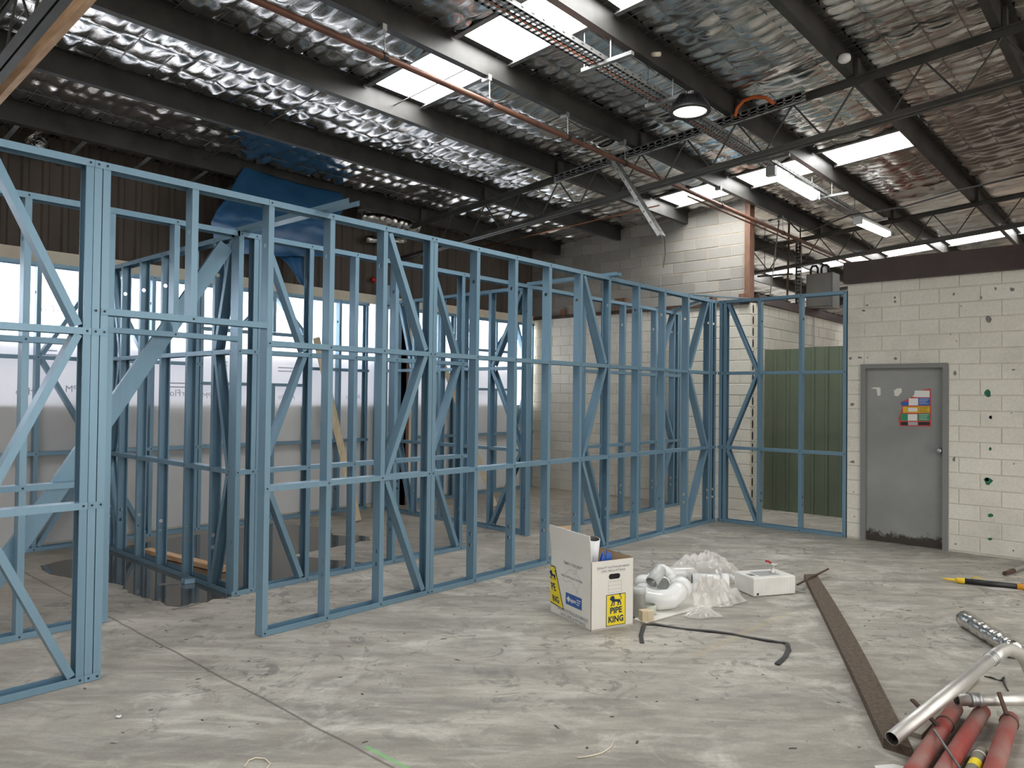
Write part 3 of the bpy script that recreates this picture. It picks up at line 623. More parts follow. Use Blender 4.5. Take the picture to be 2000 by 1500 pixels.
pr_(430, 722, 498, 752, 'w'); pr_(404, 757, 446, 789, 'w'); pr_(447, 755, 499, 789, 'b'); pr_(372, 772, 402, 790, 'b'); pr_(378, 794, 400, 822, 'y'); pr_(401, 794, 444, 822, 'y'); pr_(446, 792, 499, 822, 'y'); pr_(401, 800, 444, 816, 'w', .004)
pr_(368, 826, 398, 858, 'g'); pr_(400, 828, 442, 858, 'w'); pr_(446, 825, 499, 858, 'g'); pr_(368, 863, 400, 878, 'k'); pr_(401, 863, 444, 878, 'c'); pr_(446, 863, 499, 878, 'k')
for i in range(4):
    for (x0, c, yb) in ((449, 'w', 759), (449, 'k', 796), (449, 'w', 830)): pr_(x0+2, yb+i*7, x0+46-(i*5) % 14, yb+i*7+1.6, c, .0045)
decal([(420, 750), (440, 726), (466, 724), (448, 748)], pr['w'], 'torn_corner', po, lift=.006)
for pts in ([(232, 712), (250, 707), (276, 708), (277, 742), (264, 747), (258, 715)], [(340, 745), (337, 722), (350, 713), (371, 711), (373, 728), (355, 748)]): decal(pts, M['chipw'], 'tape_remnant', D)
# paint chips on the cream wall: (x, y, half width, half height, kind)
CH = [(341,303,6,7,0),(343,321,7,7,0),(216,338,7,5,0),(200,362,10,5,0),(607,287,6,8,0),(795,262,5,9,0),(731,303,4,9,0),(870,267,11,11,0),(641,341,3,4,0),(763,400,14,22,0),(764,505,11,14,2),(618,498,3,4,0),(141,577,9,7,0),(183,573,11,6,0),(217,573,4,4,0),(344,577,10,8,0),
      (612,645,8,12,0),(876,628,10,5,0),(760,735,17,18,1),(765,842,23,12,2),(772,842,10,9,1),(762,975,14,12,2),(770,985,7,10,1),(762,1128,22,20,1),(756,1122,10,12,0),(773,1285,13,9,1),(769,1391,12,7,1),(608,1030,8,12,0),(148,785,11,9,0),(151,1043,13,7,0),(866,823,4,3,0),(615,1414,6,5,0),(875,1443,5,5,0),(155,1180,3,4,0),(158,1290,3,4,0),(878,1052,3,6,0),(592,469,3,4,0)]
for (cx, cy, hw, hh, k) in CH:
    n = 9; pts = [(cx+hw*random.uniform(.65, 1.1)*math.cos(2*math.pi*i/n), cy+hh*random.uniform(.6, 1.1)*math.sin(2*math.pi*i/n)) for i in range(n)]
    decal(pts, [M['chip'], M['chipg'], M['chipw']][k], 'paint_chip', wr, x=XC-.0015, lift=.0005, t=.0008)
# green ribbed sheets
gr = empty('green_sheeting', (10.9, 3.6, 0), 'dark green ribbed steel sheets standing upright behind the return frame', 'sheeting')
gy = 4.60
for k in range(3):
    w = .58; ht = 2.39+(.02 if k % 2 else 0); pr2 = []; x = 0
    for i in range(3): pr2 += [(x, 0), (x+w/3*.70, 0), (x+w/3*.76, -.018), (x+w/3*.94, -.018)]; x += w/3
    pr2.append((w, 0)); n = len(pr2); xo = 10.9+(.012 if k % 2 else 0)
    v = [(xo+b, gy-a, .004) for a, b in pr2]+[(xo+b, gy-a, ht) for a, b in pr2]+[(xo+b+.004, gy-a, .004) for a, b in pr2]+[(xo+b+.004, gy-a, ht) for a, b in pr2]
    f_ = [[i, i+1, n+i+1, n+i] for i in range(n-1)]+[[2*n+i, 3*n+i, 3*n+i+1, 2*n+i+1] for i in range(n-1)]+[[n+i, n+i+1, 3*n+i+1, 3*n+i] for i in range(n-1)]
    put('green_sheet', mesh('green_sheet', v, f_, M['green']), gr); gy -= w-.03
def onE(p): return AY(p, 4.655)
MB().tube([(13.05, 4.64, 3.08), (13.05, 4.64, 0.1)], .012, 8).build('conduit', M['pvcg']); tag(bpy.data.objects['conduit'], 'pale conduit running down the receding block wall', 'conduit')

# ================================================================== ROOF SERVICES
# copper main with hangers
cp = empty('copper_main', (7, 4.5, 4.21), 'long brown copper pipe hung on rods under the foil roof', 'pipe')
def cpt(x): return Vector((x, 4.49, 4.225-.0012*x))
MB().tube([cpt(x) for x in (-1, 3, 7, 11, 14.5)], .026, 14).build('pipe', M['copper'], cp, True)
MB().tube([cpt(x)+Vector((0, .06, -.035)) for x in (8.4, 11, 14.5)], .012, 8).build('thin_pipe', M['copper'], cp, True)
for x in (1.8, 3.55, 4.72, 5.85, 6.88, 9.2, 11.3): 
    h = MB().tube([cpt(x), (x, 4.5, roofz(4.5)-.19)], .005, 6).build('hanger_rod', M['galv'], cp); MB().lathe([(.03, -.02), (.034, -.02), (.034, .02), (.03, .02)], cpt(x), (1, 0, 0), 12).build('clamp', M['black'], h)
    MB().box((x-.02, 4.49, roofz(4.5)-.235), (x+.02, 4.575, roofz(4.5)-.185)).build('hanger_clip', M['galv'], h)
# slotted trays
def tray(name, a, b, wdir, up, w, label, slots=True, rim=.045, mt='galvd', step=.075, cover=.45):
    a, b = Vector(a), Vector(b); d = (b-a).normalized(); wd = Vector(wdir); wd = (wd-d*wd.dot(d)).normalized(); up = Vector(up); up = (up-d*up.dot(d)-wd*up.dot(wd)).normalized()
    T = empty(name, (a+b)/2, label, 'cable tray'); L = (b-a).length
    for s in (-1, 1):
        m_ = MB(); m_.bar(a+wd*s*w/2+up*rim/2, b+wd*s*w/2+up*rim/2, .003, rim, up); m_.bar(a+wd*s*(w/2-.012), b+wd*s*(w/2-.012), .024, .003, up)
        m_.k = 1; n = int(L/(step*2))
        for i in range(n):
            c = a+d*(i+.5)*step*2+wd*s*(w/2+.0025)+up*rim*.55; m_.bar(c-d*.012, c+d*.012, .002, .009, up)
        m_.build('side_rail', [M[mt], M['screw']], T)
    m_ = MB(); n = int(L/step)
    for i in range(n+1): c = a+d*min(L, i*step); m_.bar(c-wd*w/2, c+wd*w/2, step*cover, .003, up)
    m_.bar(a, b, .018, .003, up); m_.build('slotted_base', M[mt], T); return T
t1 = tray('cable_tray', (2.2, 3.53, 4.385), (13.4, 3.53, 4.385), (0, 1, 0), (0, 0, 1), .17, 'long slotted cable tray hung beside the purlin through the roof lights', step=.06, rim=.038)
for x in (3.4, 4.98, 5.98, 8.2, 10.2, 12.0):
    sb_ = MB().bar((x, 3.68, 4.366), (x, 3.19, 4.372), .04, .03).build('support_bar', M['galvd'], t1)
    MB().tube([(x, 3.40, 4.37), (x, 3.40, roofz(3.36)-.197)], .005, 6).build('hanger_rod', M['galv'], sb_); MB().tube([(x, 3.66, 4.37), (x, 3.66, roofz(3.66)+.01)], .005, 6).build('hanger_rod', M['galv'], sb_)
MB().tube([(3, 3.51, 4.40), (6, 3.50, 4.399), (9, 3.53, 4.40), (13, 3.51, 4.399)], .012, 6).build('grey_cable', M['grey'], t1)
MB().tube([(3, 3.56, 4.399), (6, 3.565, 4.398), (9, 3.57, 4.399), (13, 3.56, 4.398)], .011, 6).build('orange_cable', M['orange'], t1)
xT = 7.145
t2 = tray('cable_tray', (xT, 5.66, roofz(5.66)-.262), (xT, 2.63, roofz(2.63)-.245), (0, 0, 1), (-1, 0, 0), .09, 'slotted cable tray fixed on edge along the roof truss', step=.09, mt='galv', rim=.035, cover=.72)
tray('loose_cable_tray', (7.055, 4.78, 4.42), (7.03, 4.10, 3.40), (1, .0, 0), (0, .2, .1), .11, 'broken slotted tray hanging down from the truss by its end', step=.08, mt='galv', rim=.04, cover=.75)
MB().tube([(7.035, 4.12, 3.43), (7.03, 4.08, 3.34), (7.03, 4.07, 3.2), (7.04, 4.1, 3.05)], .004, 6).build('loose_wire', M['rust']); tag(bpy.data.objects['loose_wire'], 'thin brown wire dangling from the broken tray', 'wire')
tr_ = empty('conduit_pair', (7.3, 6.4, 3.85), 'pair of shiny steel conduits running along the truss bottom chord', 'conduit')
for q in (0, .035): MB().tube([(7.30+q, 8.75, 3.70-q*.3), (7.30+q, 6.4, 3.876), (7.30+q, 3.6, 4.09)], .0125, 8).build('conduit_tube', M['galv'], tr_, True)
tag(MB().tube([(9, 8.7, 4.15), (9, 7, 4.235), (9, 5.3, 4.31)], .010, 8).build('copper_branch_pipe', M['copper2'], None, True), 'thin bright copper pipe rising behind the truss', 'pipe')
tag(MB().tube([Vector((7.095, 3.32+q[0], roofz(3.2)-.16+q[1])) for q in ((.0, -.09), (-.02, -.01), (-.09, .05), (-.2, .06), (-.32, .02), (-.40, -.06))], .018, 10).build('orange_conduit', M['orange'], None, True), 'bent orange conduit looped over the truss beside the cable tray', 'conduit')
# high bay lamp
hb = empty('high_bay_lamp', (5.98, 3.225, 4.205), 'round black high bay lamp, lit, hanging from a tray support below the purlin', 'lamp'); c = Vector((5.98, 3.225, 4.205))
MB().lathe([(.0, .14), (.07, .14), (.085, .115), (.125, .085), (.15, .045), (.178, .022), (.185, .0), (.178, -.012), (.150, -.008), (.145, .004)], c, n=36).build('housing', M['black'], hb, True)
m_ = MB()
for i in range(28):
    a = 2*math.pi*i/28; e = Vector((math.cos(a), math.sin(a), 0)); m_.add([c+e*.07+Vector((0, 0, .15)), c+e*.10+Vector((0, 0, .15)), c+e*.178+Vector((0, 0, .035)), c+e*.13+Vector((0, 0, .04))], [[0, 1, 2, 3]])
m_.build('cooling_fins', M['black'], hb)
MB().lathe([(.145, .003), (.10, -.006), (.0, -.010)], c, n=32).build('lens', M['lens'], hb, True)
MB().tube([c+Vector((0, 0, .13)), c+Vector((0, 0, .152))], .012, 8).build('hook', M['galvd'], hb)
def batten(a, b, label, s):
    a, b = Vector(a), Vector(b); d = (b-a).normalized(); w = d.cross(Vector((0, 0, 1))).normalized(); T = empty('batten_light', (a+b)/2, label, 'light')
    m_ = MB(); m_.bar(a+Vector((0, 0, .055)), b+Vector((0, 0, .055)), .10, .04); m_.build('body', M['offwhite'], T)
    pr3 = [(-.055, .032), (-.052, -.005), (-.035, -.035), (0, -.046), (.035, -.035), (.052, -.005), (.055, .032)]; n = len(pr3)
    a2, b2 = a+d*.05, b-d*.05; mesh_v = [a2+w*p+Vector((0, 0, q)) for p, q in pr3]+[b2+w*p+Vector((0, 0, q)) for p, q in pr3]
    mt = emis('batten_diffuser', (.95, .97, 1), s); put('diffuser', mesh('diffuser', mesh_v, [[i, i+1, n+i+1, n+i] for i in range(n-1)]+[list(range(n)), list(range(n, 2*n))[::-1]], mt, True), T)
    for e in (a, b): MB().box((e.x-.03, e.y-.055, e.z-.03), (e.x+.03, e.y+.055, e.z+.075)).build('end_cap', M['grey'], T)
    for q in (.12, .88): p = a.lerp(b, q); MB().tube([p+Vector((0, 0, .07)), (p.x, 3.475, 4.387)], .003, 5).build('hanger_wire', M['galvd'], T)
batten((8.42, 3.49, 4.27), (9.80, 3.48, 4.27), 'nearer white batten light with grey ends under the cable tray', .55)
batten((11.30, 3.40, 4.22), (12.46, 3.31, 4.22), 'farther lit batten light above the brown fascia', 2.5)
sm = AX((1662, 111), 6.75); tag(MB().lathe([(0, .0), (.05, 0), (.055, -.02), (.05, -.045), (.03, -.06), (0, -.062)], (sm.x, 2.15, roofz(2.15)-.175), (0, 0, 1), 16).build('smoke_detector', M['white'], None, True), 'white round detector fixed to the side of the purlin by the truss', 'detector')
sm = AX((1262, 88), 5.2); tag(MB().tube([(5.55, 3.361, roofz(3.34)-.14), (5.55, 3.28, roofz(3.34)-.16)], .02, 12).build('junction_knob', M['cream'], None, True), 'small cream knob on the dark purlin near the lit lamp', 'fitting')
# sag rods between purlins
for i, (x, ya_, yb_) in enumerate(((3.95, 8.2, 5.68), (4.62, 5.68, 4.5))): tag(MB().tube([(x, ya_, roofz(ya_)-.10), (x, yb_, roofz(yb_)-.10)], .006, 6).build('sag_rod', M['truss']), ['thin dark rod tying the purlins above the blue tarpaulin', 'thin dark rod crossing the roof light'][i], 'rod')
tag(MB().tube([Vector((AY((970, 143), 4.57).x, 4.571, roofz(4.5)-.185)), AY((980, 151), 4.572), AY((1027, 183), 4.575), AY((1067, 208), 4.6), AY((1134, 250), 4.61), AY((1212, 277), 4.61), Vector((7.20, 4.6, 4.44))], .0045, 6).build('brown_wire', M['rust'], None, True), 'thin brown wire sagging from the purlin to the truss above the copper pipe', 'wire')
# raw timber beam beside the first truss
tb = Vector((1.62, 7.7, roofz(7.7)-.56)); te = Vector((1.64, 2.6, roofz(2.6)-.56)); tag(MB().bar(tb, te, .045, .13, (0, 0, 1)).build('timber_beam', M['timber']), 'raw orange pine beam fixed alongside the dark truss', 'beam')
# electrical gear over the receding wall
eb = empty('switchboard', (13.2, 4.35, 3.21), 'grey electrical cabinet with black conduits above the receding wall', 'cabinet')
MB().box((12.9, 4.28, 3.21), (13.25, 4.72, 3.80)).build('cabinet_body', noisy('cabinet_grey', (.15, .15, .145), (.19, .19, .18), 3, .5), eb)
MB().box((12.885, 4.30, 3.24), (12.9, 4.70, 3.77)).build('cabinet_door', noisy('cabinet_door_grey', (.17, .17, .165), (.21, .21, .20), 3, .5), eb)
for yy in (4.38, 4.56): MB().tube([(13.0, yy, 3.80), (13.0, yy, 3.90), (13.0, yy+.03, 3.95), (13.0, yy+.09, 3.95), (13.0, yy+.12, 3.90), (13.0, yy+.12, 3.80)], .02, 8).build('black_conduit', M['black'], eb, True)
tray('vertical_cable_ladder', (12.86, 4.83, 3.2), (12.86, 4.83, 4.4), (0, 1, 0), (-1, 0, 0), .09, 'upright slotted ladder tray beside the grey electrical cabinet', step=.06)
for i, (p, q, x, r) in enumerate((((1525, 402), (1504, 577), 12.2, .012), ((1541, 470), (1537, 575), 12.4, .018), ((1563, 478), (1563, 500), 12.4, .012))):
    a, b = AX(p, x), AX(q, x); a = Vector((a.x, a.y, roofz(a.y)-.02)) if i else a; b = b if i != 1 else Vector((b.x, b.y, 3.1)); tag(MB().tube([a, b], r, 8).build('drop_conduit', M['galvd'] if i == 0 else M['rust']), ['thin grey conduit slanting down behind the red brown post', 'dark vertical pipe behind the red brown post', 'short dark pipe stub under the far truss'][i], 'conduit')
a, b = AX((1480, 540), 12.5), AX((1548, 535), 12.5); tag(MB().bar(a, b, .04, .03).tube([a.lerp(b, .2), Vector((a.lerp(b, .2).x, a.lerp(b, .2).y, roofz(a.y)))], .006, 6).tube([a.lerp(b, .9), Vector((a.lerp(b, .9).x, a.lerp(b, .9).y, roofz(b.y)))], .006, 6).build('hanging_bar', M['truss']), 'dark bar hanging horizontally behind the red brown post', 'bar')
tag(MB().tube([Vector((11.55, 4.53, roofz(4.5)-.196)), AX((1560, 452), 11.5), AX((1590, 448), 11.45), AX((1660, 420), 11.15), AX((1760, 405), 10.75), AX((1880, 370), 10.3), AX((2010, 340), 9.8)], .012, 6).build('black_cable', M['black']), 'black cable looping across the roof above the cream wall', 'cable')
tag(put('site_hoarding', MB().box((14.6, 3.0, 0), (14.65, 3.9, 3.55)).me('site_hoarding', mat('rust_red_panel', (.30, .05, .025), .6))), 'rust red panel glimpsed beyond the cream wall', 'panel')
# eave brackets and foil ends
for i, p in enumerate(((20, 232), (150, 258), (275, 290), (385, 320), (455, 338))):
    q = AY(p, 8.45); tag(MB().bar((q.x, 8.22, roofz(8.22)-.22), (q.x-.02, 8.92, roofz(8.9)-.28), .045, .006).build('eave_bracket', M['galvd']), 'grey flat bracket reaching from the last purlin to the brown cladding', 'bracket', 'eave brackets')
def lumpy(pts, r, n, seed, amp, rings=34):
    pts = [Vector(p) for p in pts]; rnd = np.random.default_rng(seed); m_ = MB(); P = []
    for i in range(rings):
        t = i/(rings-1)*(len(pts)-1); k = min(int(t), len(pts)-2); P.append(pts[k].lerp(pts[k+1], t-k))
    m_.tube(P, [r*(1+amp*(.5-rnd.random())) if 0 < i < rings-1 else r*.75 for i in range(rings)], n); 
    m_.v = [tuple(Vector(v)+Vector((rnd.random()-.5, rnd.random()-.5, rnd.random()-.5))*r*amp) for v in m_.v]; return m_
A_ = [AY((700, 420), 8.5), AY((765, 430), 8.5), AY((815, 445), 8.5)]; tag(lumpy(A_, .10, 14, 3, .35).build('foil_duct', M['foil'], None, True), 'crumpled silver foil wrapped duct beside the blue tarpaulin', 'duct')
A_ = [AY((715, 468), 8.7), AY((790, 470), 8.7)]; tag(lumpy(A_, .06, 12, 4, .4, 14).build('foil_scrap', M['foil'], None, True), 'loose torn foil hanging under the foil duct', 'foil')
A_ = [AY((62, 262), 8.6), AY((74, 282), 8.62), AY((58, 300), 8.64)]; tag(lumpy(A_, .09, 12, 5, .5, 14).build('foil_bundle', M['foil'], None, True), 'bundle of torn foil stuffed under the eave by the brown cladding', 'foil')
# blue tarpaulin
def tarp():
    rows = [[((478, 322), 8.22), ((560, 352), 8.2), ((668, 378), 8.2)], [((445, 380), 8.0), ((545, 398), 7.95), ((672, 402), 8.05)], [((416, 424), 7.85), ((530, 436), 7.8), ((655, 438), 7.95)], [((416, 455), 8.1), ((530, 470), 8.1), ((648, 468), 8.2)], [((420, 488), 8.4), ((530, 500), 8.35), ((640, 500), 8.4)]]
    R = [[AY(p, y) for p, y in r] for r in rows]; N, K = 36, 44; v = []; f = []
    def spl(q, t):
        n = len(q)-1; k = min(int(t*n), n-1); u = t*n-k; p0, p1, p2, p3 = q[max(k-1, 0)], q[k], q[k+1], q[min(k+2, n)]
        return .5*((2*p1)+(p2-p0)*u+(2*p0-5*p1+4*p2-p3)*u*u+(3*p1-p0-3*p2+p3)*u**3)
    for i in range(N+1):
        row = [spl([r[j] for r in R], i/N) for j in range(3)]
        for j in range(K+1):
            p = spl(row, j/K); s = math.sin(j*.9+i*.35)*.012+math.sin(j*.37-i*.8)*.010; v.append(p+Vector((0, s*(.3+i/N), s*.4)))
    for i in range(N):
        for j in range(K): a = i*(K+1)+j; f.append([a, a+1, a+K+2, a+K+1])
    return mesh('tarpaulin', v, f, M['tarp'], True)
tp = empty('tarpaulin', AY((540, 430), 8.0), 'blue tarpaulin slung from the last purlin over the blue frames', 'tarpaulin'); o = put('hung_sheet', tarp(), tp); md = o.modifiers.new('s', 'SOLIDIFY'); md.thickness = .004
tl = [[AY((540, 498), 8.4), AY((595, 495), 8.45)], [AY((560, 515), 8.35), AY((592, 520), 8.4)], [AY((574, 535), 8.4), AY((594, 545), 8.42)], [AY((586, 553), 8.42), AY((595, 560), 8.42)]]; v = []; f_ = []
for i, (a, b) in enumerate(tl): v += [a.lerp(b, j/5)+Vector((0, .03*((j % 2)-.5), 0)) for j in range(6)]
for i in range(3): f_ += [[i*6+j, i*6+j+1, i*6+j+7, i*6+j+6] for j in range(5)]
o = put('hanging_tail', mesh('hanging_tail', v, f_, M['tarp'], True), tp); o.modifiers.new('s', 'SOLIDIFY').thickness = .004
tag(MB().box((6.9, 8.60, HT+.002), (6.96, 8.66, 3.25)).build('stud_offcut', M['blue']), 'short blue stud offcut standing on the far frame top', 'offcut')
tag(MB().lathe([(0, 0), (.04, 0), (.045, .03), (.02, .05), (0, .05)], AY((728, 547), 8.88), (0, -1, 0), 14).build('alarm_bell', M['redp'], None, True), 'small red fitting on the brown cladding', 'fitting')
# orange timber packers on the ledge
for i, p in enumerate(((1212, 585), (1100, 607), (1393, 588), (1450, 578))):
    q = AX(p, XD-.03); s = (.10, .06, .05, .045)[i]; tag(MB().box((XD-.06, q.y-s, 3.10), (XD-.005, q.y+s, 3.10+(.20, .10, .09, .10)[i])).build('brick_packer', M['post']), ['large orange brick on the ledge of the grey block wall', 'small orange brick low on the ledge toward the windows', 'small orange packer on the ledge above the inner corner', 'small orange packer on the ledge next to the brown post'][i], 'brick')

# ================================================================== PRINT
def text_me(body, size, mt, shear=0., bold=0., sx=1.):
    cu = bpy.data.curves.new('t', 'FONT'); cu.body = body; cu.size = size; cu.align_x = 'CENTER'; cu.align_y = 'CENTER'; cu.shear = shear; cu.offset = bold; cu.resolution_u = 2; cu.fill_mode = 'FRONT'
    o = bpy.data.objects.new('t', cu); COL.objects.link(o); bpy.context.view_layer.update()
    me = bpy.data.meshes.new_from_object(o.evaluated_get(bpy.context.evaluated_depsgraph_get())); bpy.data.objects.remove(o); bpy.data.curves.remove(cu)
    me.materials.clear(); me.materials.append(mt)
    for v in me.vertices: v.co.x *= sx
    return me
def poly(m_, pts, z=0.): m_.add([(p[0], p[1], z) for p in pts], [list(range(len(pts)))])
def ring(m_, pts, w, z=0., closed=True):
    n = len(pts)
    for i in range(n if closed else n-1):
        a, b = Vector((*pts[i], 0)), Vector((*pts[(i+1) % n], 0)); d = (b-a).normalized(); s = Vector((-d.y, d.x, 0))*w/2; m_.add([a-s+Vector((0, 0, z)), b-s+Vector((0, 0, z)), b+s+Vector((0, 0, z)), a+s+Vector((0, 0, z))], [[0, 1, 2, 3]])
# mirrored print on the wall wrap, seen from its back
wp = M['print']
def wtext(body, x, z, s): put('mirrored_print', text_me(body, s, pm, 0, .0, 1), wrp, frameM((x, 8.795, z), (-1, 0, 0), (0, 0, 1), (0, -1, 0)))
pm = M['sarking'].copy(); pm.name = 'faded_wrap_print'
for n_ in pm.node_tree.nodes:
    if n_.type in ('BSDF_DIFFUSE', 'BSDF_TRANSLUCENT'): n_.inputs[0].default_value = (.50, .50, .56, 1)
for i, (p, b, s) in enumerate((((108, 605), 'AirFlo', .11), ((345, 768), 'AirFlo\u2122', .11), ((60, 765), 'AirFlo', .11), ((560, 775), 'AirFlo', .10), ((690, 775), 'AirFlo', .10), ((148, 760), 'MPM', .10), ((410, 773), 'MPM', .10), ((240, 770), 'MPM', .10))):
    q = AY(p, 8.795); wtext(b, q.x, q.z, s)
for (p, w) in (((350, 748), .22), ((95, 684), .16), ((560, 718), .25), ((430, 706), .2)):
    q = AY(p, 8.795); m_ = MB()
    for k in range(2): m_.add([(q.x-w/2, 8.796, q.z-k*.045-.01), (q.x+w/2, 8.796, q.z-k*.045-.01), (q.x+w/2, 8.796, q.z-k*.045+.004), (q.x-w/2, 8.796, q.z-k*.045+.004)], [[0, 1, 2, 3]])
    m_.build('mirrored_print', pm, wrp)
# stencil on the hollow corner post
put('stencil_mark', text_me('5 | N', .06, M['ink']), bpy.data.objects['wall_frame.008'], frameM((3.12, 5.788, 2.25), (0, 0, 1), (-1, 0, 0), (0, -1, 0)))

# ================================================================== CARTON
BX = empty('carton', (4.32, 3.067, 0), 'large open white fittings carton with yellow and navy printed squares', 'carton')
p0 = Vector((4.32, 3.067, 0)); d1 = Vector((.335, .942, 0)).normalized(); d2 = Vector((d1.y, -d1.x, 0)); L1, L2, HB = .54, .373, .485; UP = Vector((0, 0, 1)); tk = .005
def panel(a, u, w, v, h, n, name, mo, mi):
    """board: outer face mo, inner face mi; n points outward"""
    a, u, v, n = Vector(a), Vector(u), Vector(v), Vector(n); P = [a, a+u*w, a+u*w+v*h, a+v*h]; m_ = MB(); n_ = -n*tk
    m_.add(P, [[0, 1, 2, 3]]); m_.k = 1; m_.add([p+n_ for p in P], [[3, 2, 1, 0]]); m_.add(P+[p+n_ for p in P], [[i, (i+1) % 4, 4+(i+1) % 4, 4+i] for i in range(4)]); return m_.build(name, [mo, mi], BX)
n1 = -d2; n2 = -d1     # outward normals of the long (left) and the short (right) face
fl_ = panel(p0+d1*L1, -d1, L1, UP, HB, n1, 'long_side', M['card'], M['kraft']); fr = panel(p0, d2, L2, UP, HB, n2, 'short_side', M['card'], M['kraft'])
panel(p0+d2*L2, d1, L1, UP, HB, d2, 'long_side', M['card'], M['kraft']); panel(p0+d1*L1+d2*L2, -d2, L2, UP, HB, d1, 'short_side', M['card'], M['kraft'])
panel(p0+Vector((0, 0, .003)), d2, L2, d1, L1, Vector((0, 0, -1)), 'base', M['card'], M['kraft'])
panel(p0+d1*L1+UP*HB, -d1, L1, (UP-d2*.10).normalized(), .185, (n1-UP*.05), 'flap', M['card'], M['card'])
panel(p0+d1*L1+UP*HB, d2, L2*.55, (UP+d1*.3).normalized(), .16, d1, 'flap', M['card'], M['kraft'])
panel(p0+d2*L2+d1*.02+UP*HB, d1, L1-.04, (-UP-d2*.08).normalized(), .17, d2, 'flap', M['kraft'], M['kraft'])
def face(o, u, n): return lambda a, z, l=.0015: frameM(o+u*a+UP*z+n*l, u, UP, n)
FR = face(p0, d2, n2); FLf = face(p0+d1*L1, -d1, n1)
def onface(fn, a, z, me, name, par, l=.0015): return put(name, me, par, fn(a, z, l))
onface(FR, .19, .435, text_me('QUALITY AUSTRALIAN MADE', .0215, M['print'], 0, .0004), 'printed_text', fr); onface(FR, .19, .409, text_me('UPVC PIPE & FITTINGS', .0215, M['print'], 0, .0004), 'printed_text', fr)
m_ = MB(); poly(m_, [(.05*math.copysign(1, math.cos(a))*.62+.019*math.cos(a), .019*math.sin(a)) for a in [i*math.pi/12+.01 for i in range(24)]]); onface(FR, .20, .368, m_.me('hand_hole', M['darkhole']), 'hand_hole', fr)
m_ = MB(); ring(m_, [(-.058, -.04), (.058, -.04), (.058, .04), (-.058, .04)], .0018); ring(m_, [(-.058, .012), (.058, .012)], .0015, 0, False); ring(m_, [(-.058, -.016), (.058, -.016)], .0015, 0, False); onface(FR, .205, .293, m_.me('printed_table', M['print']), 'printed_table', fr)
def rect(w, h): m_ = MB(); poly(m_, [(-w/2, -h/2), (w/2, -h/2), (w/2, h/2), (-w/2, h/2)]); return m_
def lion(s):
    m_ = MB(); S = lambda L: [(x*s, y*s) for x, y in L]
    poly(m_, S([(-.62, .25), (-.30, .30), (.25, .22), (.55, .20), (.62, -.02), (.35, -.10), (-.1, -.05), (-.45, -.02)]))                      # body
    poly(m_, S([(-.95, .42), (-.80, .66), (-.52, .74), (-.26, .60), (-.22, .30), (-.42, .08), (-.70, .06), (-.80, .20), (-.98, .24)]))       # maned head
    poly(m_, S([(-.60, .10), (-.40, .10), (-.52, -.30), (-.60, -.52), (-.88, -.55), (-.86, -.44), (-.70, -.38)]))                            # foreleg
    poly(m_, S([(-.42, .08), (-.18, .05), (-.22, -.25), (-.20, -.50), (-.44, -.56), (-.46, -.46), (-.34, -.36)]))
    poly(m_, S([(.20, .08), (.62, .12), (.58, -.16), (.42, -.28), (.44, -.52), (.16, -.56), (.16, -.46), (.30, -.40), (.24, -.18)]))         # hind leg
    poly(m_, S([(.45, .05), (.66, .05), (.80, -.24), (.84, -.50), (.58, -.56), (.60, -.46), (.68, -.38), (.60, -.18)]))
    ring(m_, S([(.60, .14), (.78, .20), (.86, .38), (.74, .54), (.58, .62), (.62, .78)]), .09*s, 0, False); poly(m_, S([(.52, .74), (.74, .72), (.72, .92), (.58, .96), (.46, .86)]))   # tail
    return m_
def king(fn, par, a, z, w, h):
    onface(fn, a, z, rect(w, h).me('logo_border', M['navy']), 'logo_border', par, .0012); onface(fn, a, z, rect(w-.010, h-.010).me('logo_ground', M['yellow']), 'logo_ground', par, .0018)
    onface(fn, a, z+h*.27, lion(w*.33).me('lion_emblem', M['navy']), 'lion_emblem', par, .0026)
    onface(fn, a, z-h*.02, text_me('PIPE', .060, M['navy'], 0, .0022, w/.18*1.05), 'logo_text', par, .0026); onface(fn, a, z-h*.30, text_me('KING', .060, M['navy'], 0, .0022, w/.18*.98), 'logo_text', par, .0026)
king(FR, fr, .215, .128, .172, .225)
# long side
onface(FLf, .30, .415, text_me('"SIMPLY THE BEST"', .030, M['print'], .25, .0006), 'printed_text', fl_)
AUS = [(-.95, .05), (-.9, -.3), (-.72, -.42), (-.4, -.3), (-.1, -.22), (.08, -.40), (.22, -.36), (.30, -.58), (.55, -.64), (.72, -.55), (.92, -.2), (.95, .02), (.75, .28), (.62, .42), (.52, .78), (.40, .40), (.22, .38), (.18, .62), (-.05, .66), (-.15, .52), (-.35, .55), (-.5, .36), (-.72, .2)]
m_ = MB(); ring(m_, [(x*.115, y*.10) for x, y in AUS], .002); ring(m_, [(.06, -.075), (.075, -.095), (.085, -.075)], .002); onface(FLf, .29, .318, m_.me('map_outline', M['print']), 'map_outline', fl_)
onface(FLf, .29, .318, text_me('100% AUSTRALIAN OWNED', .023, M['print'], 0, .0003), 'printed_text', fl_, .002)
onface(FLf, .32, .16, rect(.21, .085).me('blue_label', M['labelblue']), 'blue_label', fl_)
m_ = MB(); poly(m_, [(-.09, 0), (-.062, .026), (-.062, .012), (-.045, .012), (-.045, -.012), (-.062, -.012), (-.062, -.026)]); onface(FLf, .32, .16, m_.me('label_arrow', M['white']), 'label_arrow', fl_, .003)
onface(FLf, .315, .16, text_me('apm', .042, M['white'], .2, .001), 'label_text', fl_, .003)
m_ = MB()
for k in range(3): poly(m_, [(.04, .018-k*.016-.003), (.095-.01*k, .018-k*.016-.003), (.095-.01*k, .018-k*.016+.003), (.04, .018-k*.016+.003)])
